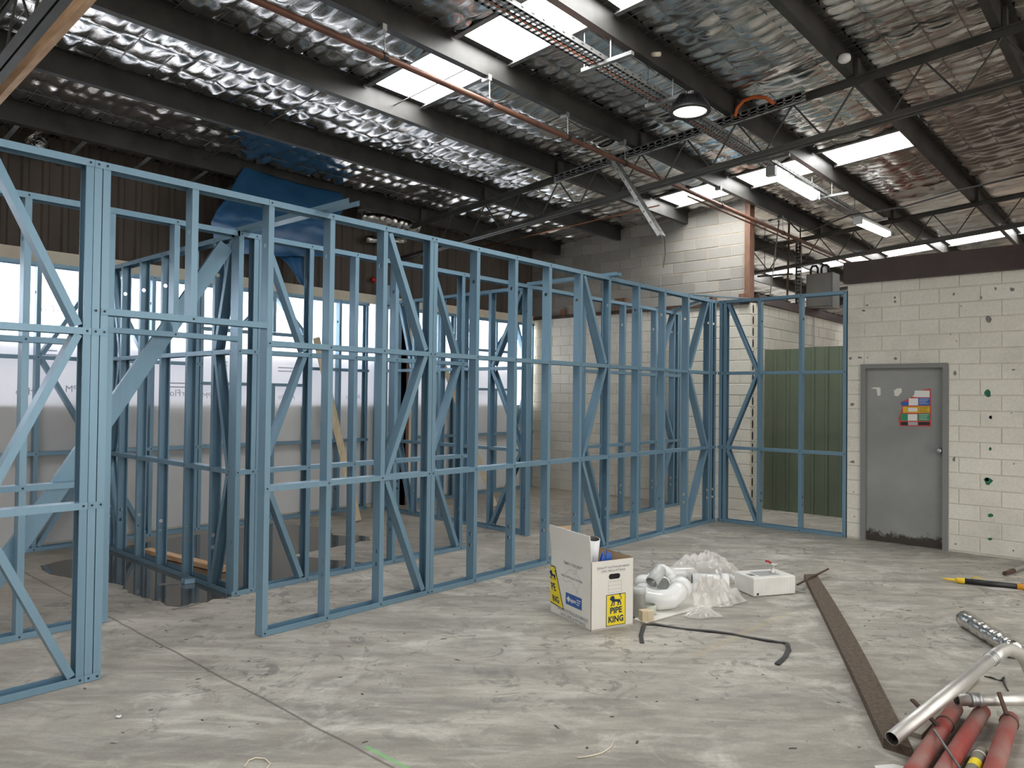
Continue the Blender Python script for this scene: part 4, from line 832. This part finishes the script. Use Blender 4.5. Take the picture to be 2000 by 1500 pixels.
onface(FLf, .32, .16, m_.me('label_lines', M['white']), 'label_lines', fl_, .003)
m_ = MB(); poly(m_, [(.0, .36), (.062, .36), (.19, .062), (.0, .075)]); onface(FLf, 0.002, 0, m_.me('logo_border', M['navy']), 'logo_border', fl_, .0012); m_ = MB(); poly(m_, [(.0, .352), (.056, .352), (.178, .070), (.0, .084)]); onface(FLf, .002, 0, m_.me('logo_ground', M['yellow']), 'logo_ground', fl_, .0018)
for (b, a, z, s) in (('PE', .052, .20, .075), ('ING', .085, .115, .062)): onface(FLf, a, z, text_me(b, s, M['navy'], -.42, .002, .85), 'logo_text', fl_, .0026)
m_ = lion(.05); onface(FLf, .035, .285, m_.me('lion_emblem', M['navy']), 'lion_emblem', fl_, .0026)
onface(FLf, .30, .062, text_me('100% AUSTRALIAN MADE', .036, M['print'], 0, .0006), 'printed_text', fl_); onface(FLf, .31, .026, text_me('UPVC PIPE & FITTINGS', .034, M['print'], 0, .0006), 'printed_text', fl_)
# inside the carton
def inb(a, b, z): return p0+d1*a+d2*b+UP*z
tag(MB().pipe([inb(.36, .20, .0205), inb(.23, .17, .60)], .055, .005, 24).build('pvc_pipe', M['pvc'], None, True), 'white plastic pipe standing up in the carton', 'pipe')
def solid_tree(objs):
    from mathutils.bvhtree import BVHTree
    V = []; F = []
    for r_ in objs:
        for o in [r_]+list(r_.children):
            if o.type != 'MESH': continue
            W_ = world(o); n = len(V); V += [W_ @ v.co for v in o.data.vertices]; F += [[i+n for i in p.vertices] for p in o.data.polygons]
    return BVHTree.FromPolygons(V, F)
def heap(c, R, H, seed, mt, name, label, cat, nr=22, na=56, stretch=(1, 1), rot=0., crump=.35, z0=.0, solid=.0015, over=()):
    """crumpled sheet; where it lies over the things in 'over' it is draped on top of them"""
    rnd = np.random.default_rng(seed); ph = rnd.random(12)*6.28; v = [(c[0], c[1], z0+H*.62)]; f = []; ca, sa = math.cos(rot), math.sin(rot); film = mt is M['film']
    if film: nr, na = int(nr*1.9), int(na*2.3)
    jit = [rnd.random()-.5 for _ in range(64)]
    for i in range(1, nr+1):
        for j in range(na):
            th = 2*math.pi*j/na; q = i/nr; rr = R*q*(1+.16*math.sin(2*th+ph[0])+.12*math.sin(3*th+ph[1])+.08*math.sin(5*th+ph[2])+.05*math.sin(13*th+ph[6]))
            xx, yy = np.array([rr*math.cos(th)*4.5/max(R, .1)+seed]), np.array([rr*math.sin(th)*4.5/max(R, .1)+5.])
            rg = float((1-2*np.abs(vnoise(xx, yy, seed)))[0])*.6+float((1-2*np.abs(vnoise(xx*2.3, yy*2.3, seed+1)))[0])*.4
            h = H*(1-q**2.2)*(.62+crump*.55*rg)+.012*abs(math.sin(7*th+ph[5]))*(1 if i == nr else .3)
            x, y = rr*math.cos(th)*stretch[0], rr*math.sin(th)*stretch[1]; v.append((c[0]+x*ca-y*sa, c[1]+x*sa+y*ca, max(z0+.002, z0+h)))
    for j in range(na): f.append([0, 1+j, 1+(j+1) % na])
    for i in range(nr-1):
        for j in range(na): a = 1+i*na+j; b = 1+i*na+(j+1) % na; f.append([a, a+na, b+na, b])
    def relax(v, k):
        Z = np.array([p[2] for p in v[1:]]).reshape(nr, na)
        for _ in range(k):
            up_ = np.vstack([np.full((1, na), Z[0].mean()), Z[:-1]]); dn = np.vstack([Z[1:], Z[-1:]]); Z = .4*Z+.15*(up_+dn+np.roll(Z, 1, 1)+np.roll(Z, -1, 1))
        return [(v[0][0], v[0][1], float(Z[0].mean()))]+[(p[0], p[1], float(z)) for p, z in zip(v[1:], Z.ravel())]
    if film: v = relax(v, 5)
    if over:
        tr = solid_tree(over); w = []
        for (x, y, z) in v:
            for ox, oy in ((0, 0), (.02, 0), (-.02, 0), (0, .02), (0, -.02), (.014, .014), (-.014, .014), (.014, -.014), (-.014, -.014)):
                hit = tr.ray_cast(Vector((x+ox, y+oy, 2)), Vector((0, 0, -1)))[0]
                if hit is not None: z = max(z, hit.z+.002)
            w.append((x, y, z))
        v = w
    o = put(name, mesh(name, v, f, mt, False))
    if not film:
        md = o.modifiers.new('sub', 'SUBSURF'); md.levels = 1; md.render_levels = 1
        if solid: o.modifiers.new('s', 'SOLIDIFY').thickness = solid
    return tag(o, label, cat)
b_ = inb(.085, .185, 0); heap((b_.x, b_.y), .105, .74, 21, M['bluep'], 'blue_bag', 'crumpled blue plastic bag inside the carton', 'bag', stretch=(.55, 1.15), rot=math.atan2(d1.y, d1.x), z0=.004, nr=14, na=32)

# ================================================================== FITTINGS BESIDE THE CARTON
def arc(c, u, v, R, a0, a1, n=12): return [Vector(c)+Vector(u)*R*math.cos(a0+(a1-a0)*i/n)+Vector(v)*R*math.sin(a0+(a1-a0)*i/n) for i in range(n+1)]
def elbow(name, path, r, mt, label, collar=.012, cl=.07, cat='pipe fitting'):
    T = empty(name, path[len(path)//2], label, cat); MB().pipe(path, r, .006, 26).build('bend', mt, T, True)
    for e, s in ((0, 1), (-1, -2)):
        a = Vector(path[e]); d = (Vector(path[s])-a).normalized(); MB().pipe([a-d*cl*.45, a-d*cl*.43, a+d*cl*.5, a+d*cl*.55], [r+collar-.002, r+collar, r+collar, r+.001], .008, 26).build('socket', mt, T, True)
    return T
vr = Vector((CR.x, CR.y, 0)).normalized(); vf = Vector((CF.x, CF.y, 0)).normalized()
c = G((1290, 1163), .0985)
BE = elbow('pvc_elbow', [c+vr*(-.10)+vf*(.10)+UP*.06, c+vr*(-.12)+vf*.03+UP*.0, c+vr*(-.10)-vf*.05-UP*.012, c+vr*(-.03)-vf*.09-UP*.012, c+vr*.06-vf*.08-UP*.005, c+vr*.12-vf*.02+UP*.02, c+vr*.17+vf*.05+UP*.05], .076, M['pvc'], 'big glossy white plastic elbow leaning on the carton', .010)
c = G((1277, 1132), .20)-vf*.06+UP*.043; tag(MB().pipe([c-vr*.04-vf*.06-UP*.035, c+vr*.05+vf*.04+UP*.045], .05, .005, 24).build('pvc_coupling', M['pvcg'], None, True), 'short grey plastic coupling lying open on the white elbow', 'pipe fitting')
c = G((1297, 1113), .17)-UP*.019
elbow('pvc_elbow', arc(c-vr*.02-UP*.06, vr, UP, .08, .2, 1.6, 8), .042, M['pvc'], 'small white plastic elbow on top at the back of the pile', .006, .05)
c = G((1256, 1130), .068)+vr*.04-vf*.16; elbow('pvc_elbow', arc(c-vf*.02, vr, vf, .09, 0, 1.5, 8), .06, M['pvc'], 'white plastic elbow tucked between the carton and the pile', .007, .05)
c = G((1392, 1140), .0915)
T = PT = empty('pvc_tee', c, 'white plastic tee with its open branch facing out beside the dispenser box', 'pipe fitting')
MB().pipe([c-vr*.16+vf*.06, c+vr*.10+vf*.03], .07, .006, 26).build('run', M['pvc'], T, True); MB().pipe([c+vr*.08+vf*.032, c+vr*.14+vf*.02], .082, .008, 26).build('socket', M['pvc'], T, True)
MB().pipe([c-vr*.01+vf*.03, c-vr*.02-vf*.09], .052, .006, 24).build('branch', M['pvc'], T, True)
c = G((1330, 1128), .065); LP = tag(MB().pipe([c-vr*.17+vf*.10, c+vr*.15+vf*.16], .06, .005, 24).build('pvc_pipe', M['pvc'], None, True), 'length of white plastic pipe lying under the clear film', 'pipe')
c = G((1247, 1203), .0085); tag(MB().lathe([(0, .002), (.05, .002), (.05, .17), (.054, .17), (.054, .21), (.046, .215), (0, .215)], c).build('sealant_tub', M['pvcg'], None, True), 'tall grey tub with a lid against the side of the carton', 'tub')
c = G((1268, 1201.5)); tag(MB().pipe([c+UP*.0098, c+UP*.0825], .052, .006, 26).build('plastic_ring', mat('pale_green_grey_plastic', (.52, .55, .48), .35), None, True), 'small pale green grey plastic ring behind the timber block', 'pipe fitting')
c = G((1262, 1214)); tag(put('timber_block', MB().box((-.045, -.035, 0), (.045, .035, .075)).me('timber_block', M['pale']), None, Matrix.Translation(c+UP*.0095) @ Matrix.Rotation(-.6, 4, 'Z')), 'small pale timber block at the foot of the pile', 'block')
def sheet(name, pts, mt, label, cat, t=.006, z=.002):
    P = [G(p) for p in pts]; n = len(P); v = [(p.x, p.y, z) for p in P]+[(p.x, p.y, z+t) for p in P]
    return tag(put(name, mesh(name, v, [list(range(n))[::-1], list(range(n, 2*n))]+[[i, (i+1) % n, n+(i+1) % n, n+i] for i in range(n)], mt)), label, cat)
CB = sheet('cardboard_sheet', [(1238, 1212), (1262, 1218), (1330, 1199), (1376, 1193), (1424, 1174), (1420, 1162), (1426, 1153), (1400, 1142), (1290, 1160)], M['card'], 'flattened white cardboard sheet under the plastic fittings', 'cardboard', .008)
q = G((1375, 1128)); heap((q.x, q.y), .40, .26, 5, M['film'], 'plastic_film', 'crumpled clear plastic film bunched behind the white fittings', 'plastic film', stretch=(1.15, .6), rot=-.65, crump=.8, over=(LP, CB, PT))
q = G((1370, 1182))+vr*.07+vf*.02; heap((q.x+.05, q.y+.03), .215, .24, 8, M['film'], 'plastic_film', 'crumpled clear plastic film heaped in front of the white tee', 'plastic film', stretch=(1.2, .75), rot=-.7, crump=.8, over=(CB, PT, BE))
q = G((1350, 1200))+vr*.07-vf*.05; heap((q.x, q.y), .12, .085, 9, M['film'], 'plastic_bag', 'small clear plastic bag at the edge of the cardboard', 'plastic bag', stretch=(1.3, .6), rot=-.9, crump=.8, nr=9, na=28, over=(CB, BE))
q = G((1437, 1169)); heap((q.x, q.y), .07, .012, 10, M['rust'], 'dirt_pile', 'scatter of brown dirt beside the dispenser box', 'dirt', stretch=(1.4, .6), nr=6, na=20, solid=0)
# dispenser box lying on its back
q0 = G((1472, 1167)); e1 = (G((1430, 1152))-q0).normalized(); e2 = (G((1552.5, 1160.5))-q0).normalized(); e1 = (e1-e2*e1.dot(e2)).normalized(); w1, w2, hd = .27, .41, .155
DB = empty('water_dispenser', q0, 'white enamel water heater box lying flat with a red handled tap', 'dispenser'); DM = frameM(q0+UP*.003, e2, e1, UP)
def beveled(x0, y0, z0, x1, y1, z1, b=.008):
    v = []; 
    for (z, i) in ((z0, b), (z0+b, 0), (z1-b, 0), (z1, b)): v += [(x0+i, y0+i, z), (x1-i, y0+i, z), (x1-i, y1-i, z), (x0+i, y1-i, z)]
    return v, [[3, 2, 1, 0], [12, 13, 14, 15]]+[[k*4+i, k*4+(i+1) % 4, k*4+4+(i+1) % 4, k*4+4+i] for k in range(3) for i in range(4)]
MB().add(*beveled(0, 0, 0, w2, w1, hd)).build('casing', M['offwhite'], DB, False, DM); MB().box((.10, .05, hd), (.30, .20, hd+.002)).build('control_panel', M['grey'], DB, False, DM); MB().box((.03, .08, hd), (.08, .15, hd+.0015)).build('label_plate', M['galvd'], DB, False, DM)
m_ = MB()
for i in range(9): m_.box((.12+i*.03, -.0012, .03), (.124+i*.03, .001, hd-.02))
m_.build('vent_ribs', M['offwhite'], DB, False, DM); MB().box((.03, -.001, .012), (.05, .001, .03)).build('screw_plate', M['black'], DB, False, DM)
tp_ = MB().lathe([(0, hd), (.024, hd), (.024, hd+.012), (.016, hd+.016), (.014, hd+.06), (.020, hd+.064), (.020, hd+.08), (0, hd+.085)], (.28, .13, 0)).build('tap', M['alu'], DB, True, DM)
MB().tube([(.28, .13, hd+.075), (.255, .15, hd+.095), (.23, .16, hd+.10)], .009, 8).build('tap_lever', M['redp'], tp_, True, DM); MB().tube([(.28, .13, hd+.07), (.32, .12, hd+.072)], .007, 8).build('tap_spout', M['alu'], tp_, True, DM)
for i, zz in enumerate((.03, .05)): MB().tube([DM @ Vector((w2-.02, .10, zz)), DM @ Vector((w2+.05, .09, zz-.005)), DM @ Vector((w2+.12, .03+.03*i, .012)), DM @ Vector((w2+.10, .0, .01)), DM @ Vector((w2+.03, .05, .012))], .0045, 6).build('wire_lead', M['galv'], DB, True)

# ================================================================== PLANK, STRAP, TOOLS, SCRAP PIPES
pa = [G((1572.5, 1122.5), .045), G((1597, 1121.5), .045), G((1785, 1462), .045), G((1733, 1446), .045)]; n = 16; v = []; f_ = []
for i in range(n+1):
    t = i/n; a, b = pa[0].lerp(pa[3], t), pa[1].lerp(pa[2], t); k = (b-a).normalized(); mid = (a+b)/2+Vector((.012*math.sin(t*9), .012*math.sin(t*7+1), 0)); wv = k*.065
    v += [mid-wv+UP*(-.043), mid+wv+UP*(-.043), mid+wv+UP*.004*math.sin(t*5), mid-wv+UP*.003*math.cos(t*6)]
for i in range(n):
    for k in range(4): f_.append([i*4+k, i*4+(k+1) % 4, i*4+4+(k+1) % 4, i*4+4+k])
f_ += [[0, 1, 2, 3], [n*4+3, n*4+2, n*4+1, n*4]]
tag(put('hardwood_plank', mesh('hardwood_plank', v, f_, M['oldwood'])), 'long dark weathered hardwood plank lying on the concrete', 'plank')
a, b = G((1557, 1142), .051), G((1618, 1111), .061); tag(MB().bar(a, b, .013, .013).build('rusty_bar', M['rust']), 'short rusty bar resting across the far end of the hardwood plank', 'bar')
def ribbon(pts, w, mt, name, label, cat, t=.003):
    P = [G((1000+x/2, 950+y/2), .003) for x, y in pts]; m_ = MB(); Q = []
    for i in range(len(P)-1): Q += [P[i].lerp(P[i+1], k/4) for k in range(4)]
    Q.append(P[-1]); v = []; f = []
    for i, p in enumerate(Q):
        d = (Q[min(i+1, len(Q)-1)]-Q[max(i-1, 0)]).normalized(); s = Vector((-d.y, d.x, 0))*w/2; up = UP*(t+.006*math.sin(i*.5)**2); v += [p-s, p+s, p+s+up, p-s+up]
    for i in range(len(Q)-1):
        for k in range(4): f.append([i*4+k, i*4+(k+1) % 4, i*4+4+(k+1) % 4, i*4+4+k])
    f += [[3, 2, 1, 0], [len(v)-4, len(v)-3, len(v)-2, len(v)-1]]; return tag(put(name, mesh(name, v, f, mt)), label, cat)
ribbon([(508, 612), (503, 585), (510, 560), (516, 540), (560, 541), (700, 560), (860, 577), (1000, 605), (1060, 611), (1076, 618), (1081, 640), (1066, 668), (1035, 697)], .030, M['black'], 'black_strap', 'black strap snaking over the concrete in front of the carton', 'strap')
TL = empty('caulking_tool', G((1920, 1140)), 'yellow and black pointed hand tool lying by the cream wall', 'tool')
def tp2(x): return G((1000+x/2, 950+(360+(x-1680)*.105)/2), .026)
MB().tube([tp2(1680), tp2(1700), tp2(1735)], [.004, .010, .012], 10).build('nozzle', M['yellowp'], TL, True); MB().tube([tp2(1733), tp2(1738), tp2(1766), tp2(1770)], [.014, .026, .026, .022], 14).build('collar', M['yellowp'], TL, True)
MB().tube([tp2(1768), tp2(1975)], .024, 14).build('barrel', M['black'], TL, True); MB().tube([tp2(1972), tp2(2060)], .026, 14).build('handle', mat('amber_plastic', (.75, .33, .02), .4), TL, True)
MB().tube([tp2(1790)+UP*.026, tp2(1815)+UP*.045, tp2(1840)+UP*.03], .005, 6).build('clip', M['yellowp'], TL, True)
q = G((1955, 1152)); heap((q.x, q.y), .10, .02, 31, M['film'], 'plastic_scrap', 'scrap of clear plastic under the yellow and black tool', 'plastic scrap', stretch=(1.6, .5), rot=-1.2, nr=6, na=20)
a, b = G((1962, 1120), .022), G((2040, 1095), .022); T = empty('flexible_hose', a, 'short braided metal hose end lying near the cream wall', 'hose'); MB().tube([a.lerp(b, k/14) for k in range(3, 15)], [.018+.004*(k % 2) for k in range(12)], 12).build('braid', M['galv'], T); MB().tube([a, a.lerp(b, .22)], .02, 10).build('end_fitting', M['rust'], T)
# aluminium bend
g_ = lambda x, y: (1640+x/3.75, 1100+y/3.75)
AP = empty('aluminium_pipe', G(g_(385, 1285), 0), 'silver aluminium pipe with a swept bend resting on the plank end', 'pipe')
s0, s1 = G(g_(383, 1285), .0715), G(g_(1105, 705), .27); MB().pipe([s0, s0.lerp(s1, .5), s1], .033, .003, 24).build('straight_tube', M['alu'], AP, True)
bp = [s1.lerp(s0, .02), G(g_(1160, 660), .285), G(g_(1220, 632), .285), G(g_(1280, 640), .26), G(g_(1335, 680), .21), G(g_(1370, 740), .15), G(g_(1395, 800), .09), G(g_(1402, 850), .0345)]; MB().pipe(bp, .034, .003, 24).build('swept_bend', M['alu'], AP, True)
dd = (s0-s1).normalized(); MB().lathe([(.034, -.03), (.038, -.028), (.038, -.018), (.035, -.012), (.038, -.004), (.038, .006), (.034, .010)], s1, dd, 24).build('crimped_joint', M['galv'], AP, True)
fa, fb = G(g_(905, 400), .06), G(g_(1290, 640), .06); FP = lumpy([fa, fa.lerp(fb, .5), fb], .058, 18, 12, .10, 40); tag(FP.build('insulated_pipe', M['foil'], None, True), 'pipe wrapped in crinkled silver foil insulation behind the aluminium bend', 'pipe')
T = empty('steel_pipe', G(g_(860, 1000)), 'straight dull steel pipe with a coupling lying across the red pipes', 'pipe'); sa, sb = G(g_(855, 1000), .1145), G(g_(1500, 1003), .1145)
MB().pipe([sa, sb], .030, .003, 22).build('tube', M['alu'], T, True); MB().lathe([(.030, -.03), (.036, -.028), (.036, -.014), (.032, -.01), (.032, .01), (.036, .014), (.036, .028), (.030, .03)], sa.lerp(sb, .2), (sb-sa).normalized(), 22).build('coupling', M['galv'], T, True)
RL = ['red painted pipe bound with wire, under the aluminium pipe', 'clean ended red painted pipe in the middle of the three', 'dusty red painted pipe with a rusty bar wired to its end']
for i, (p, q) in enumerate((((845, 1065), (545, 1520)), ((1045, 1085), (760, 1530)), ((1250, 1140), (1120, 1530)))):
    a, b = G(g_(*p), .040), G(g_(*q), .040); b = a+(b-a).normalized()*1.5; R = empty('red_pipe', a, RL[i], 'pipe', 'red pipes'); MB().pipe([a, b], .038, .005, 24).build('tube', M['red'], R, True)
    MB().lathe([(0, -.0), (.034, .0)], a+(b-a).normalized()*.012, (b-a), 20).build('end_disc', M['red'], R)
    if i != 1: MB().lathe([(.038, -.010), (.043, -.005), (.043, .005), (.038, .010)], a.lerp(b, .17 if i == 0 else .04), (b-a).normalized(), 20).build('binding_wire', M['rust'], R, True)
a, b = G(g_(1040, 1385), .03), G(g_(965, 1530), .03); b = a+(b-a).normalized()*.9; T = empty('capped_pipe', a, 'short grey green pipe with a yellow label between the red pipes', 'pipe'); MB().pipe([a, b], .027, .004, 20).build('tube', mat('grey_green_pipe', (.26, .25, .19), .5), T, True); MB().lathe([(.0275, 0), (.029, .0), (.029, .010), (.0275, .010)], a.lerp(b, .06), (b-a).normalized(), 20).build('white_band', M['white'], T, True); MB().lathe([(.0277, 0), (.0277, .07)], a.lerp(b, .16), (b-a).normalized(), 20).build('yellow_label', M['yellow'], T, True)
for i, (p, q, w, z0_, z1_) in enumerate((((530, 1000), (720, 1190), .020, .097, .0815), ((690, 1220), (880, 1500), .008, .0855, .0805), ((1165, 945), (1222, 1105), .018, .17, .085))):
    a, b = G(g_(*p), z0_), G(g_(*q), z1_); tag(MB().bar(a, b, w, .006 if w > .02 else .010).build('rusty_bar', M['rust'] if i != 1 else M['galvd']), ['flat rusty bar poking out under the aluminium pipe', 'thin grey rod across the two nearest red pipes', 'flat rusty bar standing out from the dusty red pipe'][i], 'bar')
a, b = Vector((4.075, .957, .0125)), Vector((5.2, .905, .0125)); tag(MB().bar(a, b, .07, .024).build('grey_board', noisy('grey_board', (.30, .27, .22), (.40, .36, .30), 4, .8, 0, .2, 20)), 'pale grey board on the floor beneath the aluminium pipe', 'board')
ribbon([(1845, 742), (1880, 752), (1912, 760), (1922, 745), (1920, 770), (1938, 800)], .008, M['black'], 'black_tie', 'twisted black tie wire beyond the steel pipe', 'tie')
sheet('paper_scrap', [(1712, 1510), (1708, 1497), (1745, 1494), (1790, 1505)], M['white'], 'white paper scrap at the foot of the hardwood plank', 'paper', .003)
# leaning pine boards
a, b = G((701, 1020), .0), AX((618, 686), 5.2); 
def board(p, q, y0_, y1_, w, label):
    a = G(p); b = AY(q, y1_); tag(MB().bar(a+UP*.012, b, w, .035, (a-b).cross(vr)).build('pine_board', M['pale']), label, 'board')
board((699, 1019), (618, 660), 0, 8.68, .09, 'tall pale pine board leaning inside the room with the puddle')
board((967, 990), (862, 700), 0, 8.68, .08, 'pale pine board leaning in the far room by the window wall')
a, b = G((285, 1075), .03), G((440, 1112), .03); tag(MB().bar(a, b, .09, .045).build('pine_plank', M['timber']), 'orange pine plank lying in the puddle behind the cross frame', 'plank')
# puddle
def puddle(pts, label, seed):
    rnd = random.Random(seed); P = [G(p) for p in pts]; Q = []
    for i in range(len(P)):
        a, b = P[i], P[(i+1) % len(P)]
        for k in range(5): q = a.lerp(b, k/5); Q.append((q.x+rnd.uniform(-.02, .02), q.y+rnd.uniform(-.03, .03)))
    n = len(Q); tag(put('puddle', mesh('puddle', [(x, y, .0) for x, y in Q]+[(x, y, .0022) for x, y in Q], [list(range(n, 2*n))]+[[i, (i+1) % n, n+(i+1) % n, n+i] for i in range(n)], M['wet'])), label, 'puddle')
puddle([(80, 1104), (150, 1090), (215, 1072), (330, 1052), (420, 1040), (520, 1022), (640, 1030), (650, 1045), (722, 1048), (722, 1055), (640, 1070), (560, 1085), (640, 1092), (720, 1100), (640, 1115), (540, 1140), (478, 1160), (440, 1168), (380, 1178), (345, 1187), (300, 1172), (255, 1160), (235, 1142), (190, 1135), (135, 1128), (90, 1120)], 'dark shallow water puddle spread under the blue cross frame', 4)
tag(MB().bar(G((337, 1190), .005), G((390, 1178), .005), .015, .006).build('steel_strip', M['galvd']), 'thin grey metal strip at the edge of the puddle', 'strip')
tag(MB().bar(G((310, 1141), .006), G((348, 1140), .006), .012, .008).build('metal_sliver', M['galv']), 'pale metal sliver lying in the puddle', 'strip')
o = MB(); q = G((362, 1140)); chan(o, q+Vector((-.02, 0, .004)), q+Vector((.06, -.02, .004)), (0, 1, 0), (0, 0, 1), .06, .04); tag(o.build('track_offcut', M['blue']), 'small blue steel track offcut standing in the puddle', 'offcut')
# wire scraps and crumbs
for i, L in enumerate(([(478, 1497), (486, 1485), (500, 1480), (518, 1482), (528, 1492), (520, 1502)], [(1128, 1480), (1150, 1477), (1175, 1471), (1192, 1460), (1199, 1448)])):
    tag(MB().tube([G(p, .004) for p in L], .0032, 6).build('wire_scrap', M['cream'], None, True), ['curled cream wire scrap near the green spray mark', 'curved cream wire scrap out on the open concrete'][i], 'wire')
rnd = random.Random(5); cr = MB()
busy = solid_tree([o for o in COL.objects if o.parent is None and o.name.split('.')[0] in ('hardwood_plank', 'puddle', 'cardboard_sheet', 'black_strap', 'red_pipe', 'capped_pipe', 'grey_board', 'carton', 'water_dispenser', 'caulking_tool', 'insulated_pipe', 'wall_frame', 'plastic_film', 'plastic_bag', 'pine_board', 'timber_block', 'sealant_tub', 'paper_scrap', 'black_tie')])
for k in range(420):
    while True:
        x, y = rnd.uniform(1.2, 9), rnd.uniform(-.2, 8.4)
        if all(busy.ray_cast(Vector((x+ox, y+oy, .6)), Vector((0, 0, -1)))[0] is None for ox in (-.03, 0, .03) for oy in (-.03, 0, .03)): break
    s = rnd.uniform(.003, .011); z = s*.35; a = rnd.uniform(0, 3.1); e = Vector((math.cos(a), math.sin(a), 0))*s*rnd.uniform(1, 2.5); q = Vector((-e.y, e.x, 0)).normalized()*s*.7; c = Vector((x, y, .001))
    cr.add([c-e-q*.5, c+e*.7-q, c+e+q*.6, c-e*.6+q, c+UP*z], [[0, 1, 4], [1, 2, 4], [2, 3, 4], [3, 0, 4]])
tag(cr.build('floor_debris', noisy('debris', (.05, .04, .035), (.16, .13, .10), 30, .9)), 'tiny dark crumbs and chips scattered over the concrete floor', 'debris', kind='stuff')
for i, (p, w) in enumerate((((232, 1402), .016), ((1588, 1052), .012))): q = G(p); heap((q.x, q.y), w, .012, 50+i, M['white'], 'white_crumb', ['small white crumb on the bare concrete by the doorway', 'tiny white crumb on the floor before the return frame'][i], 'crumb', nr=4, na=10, solid=0)
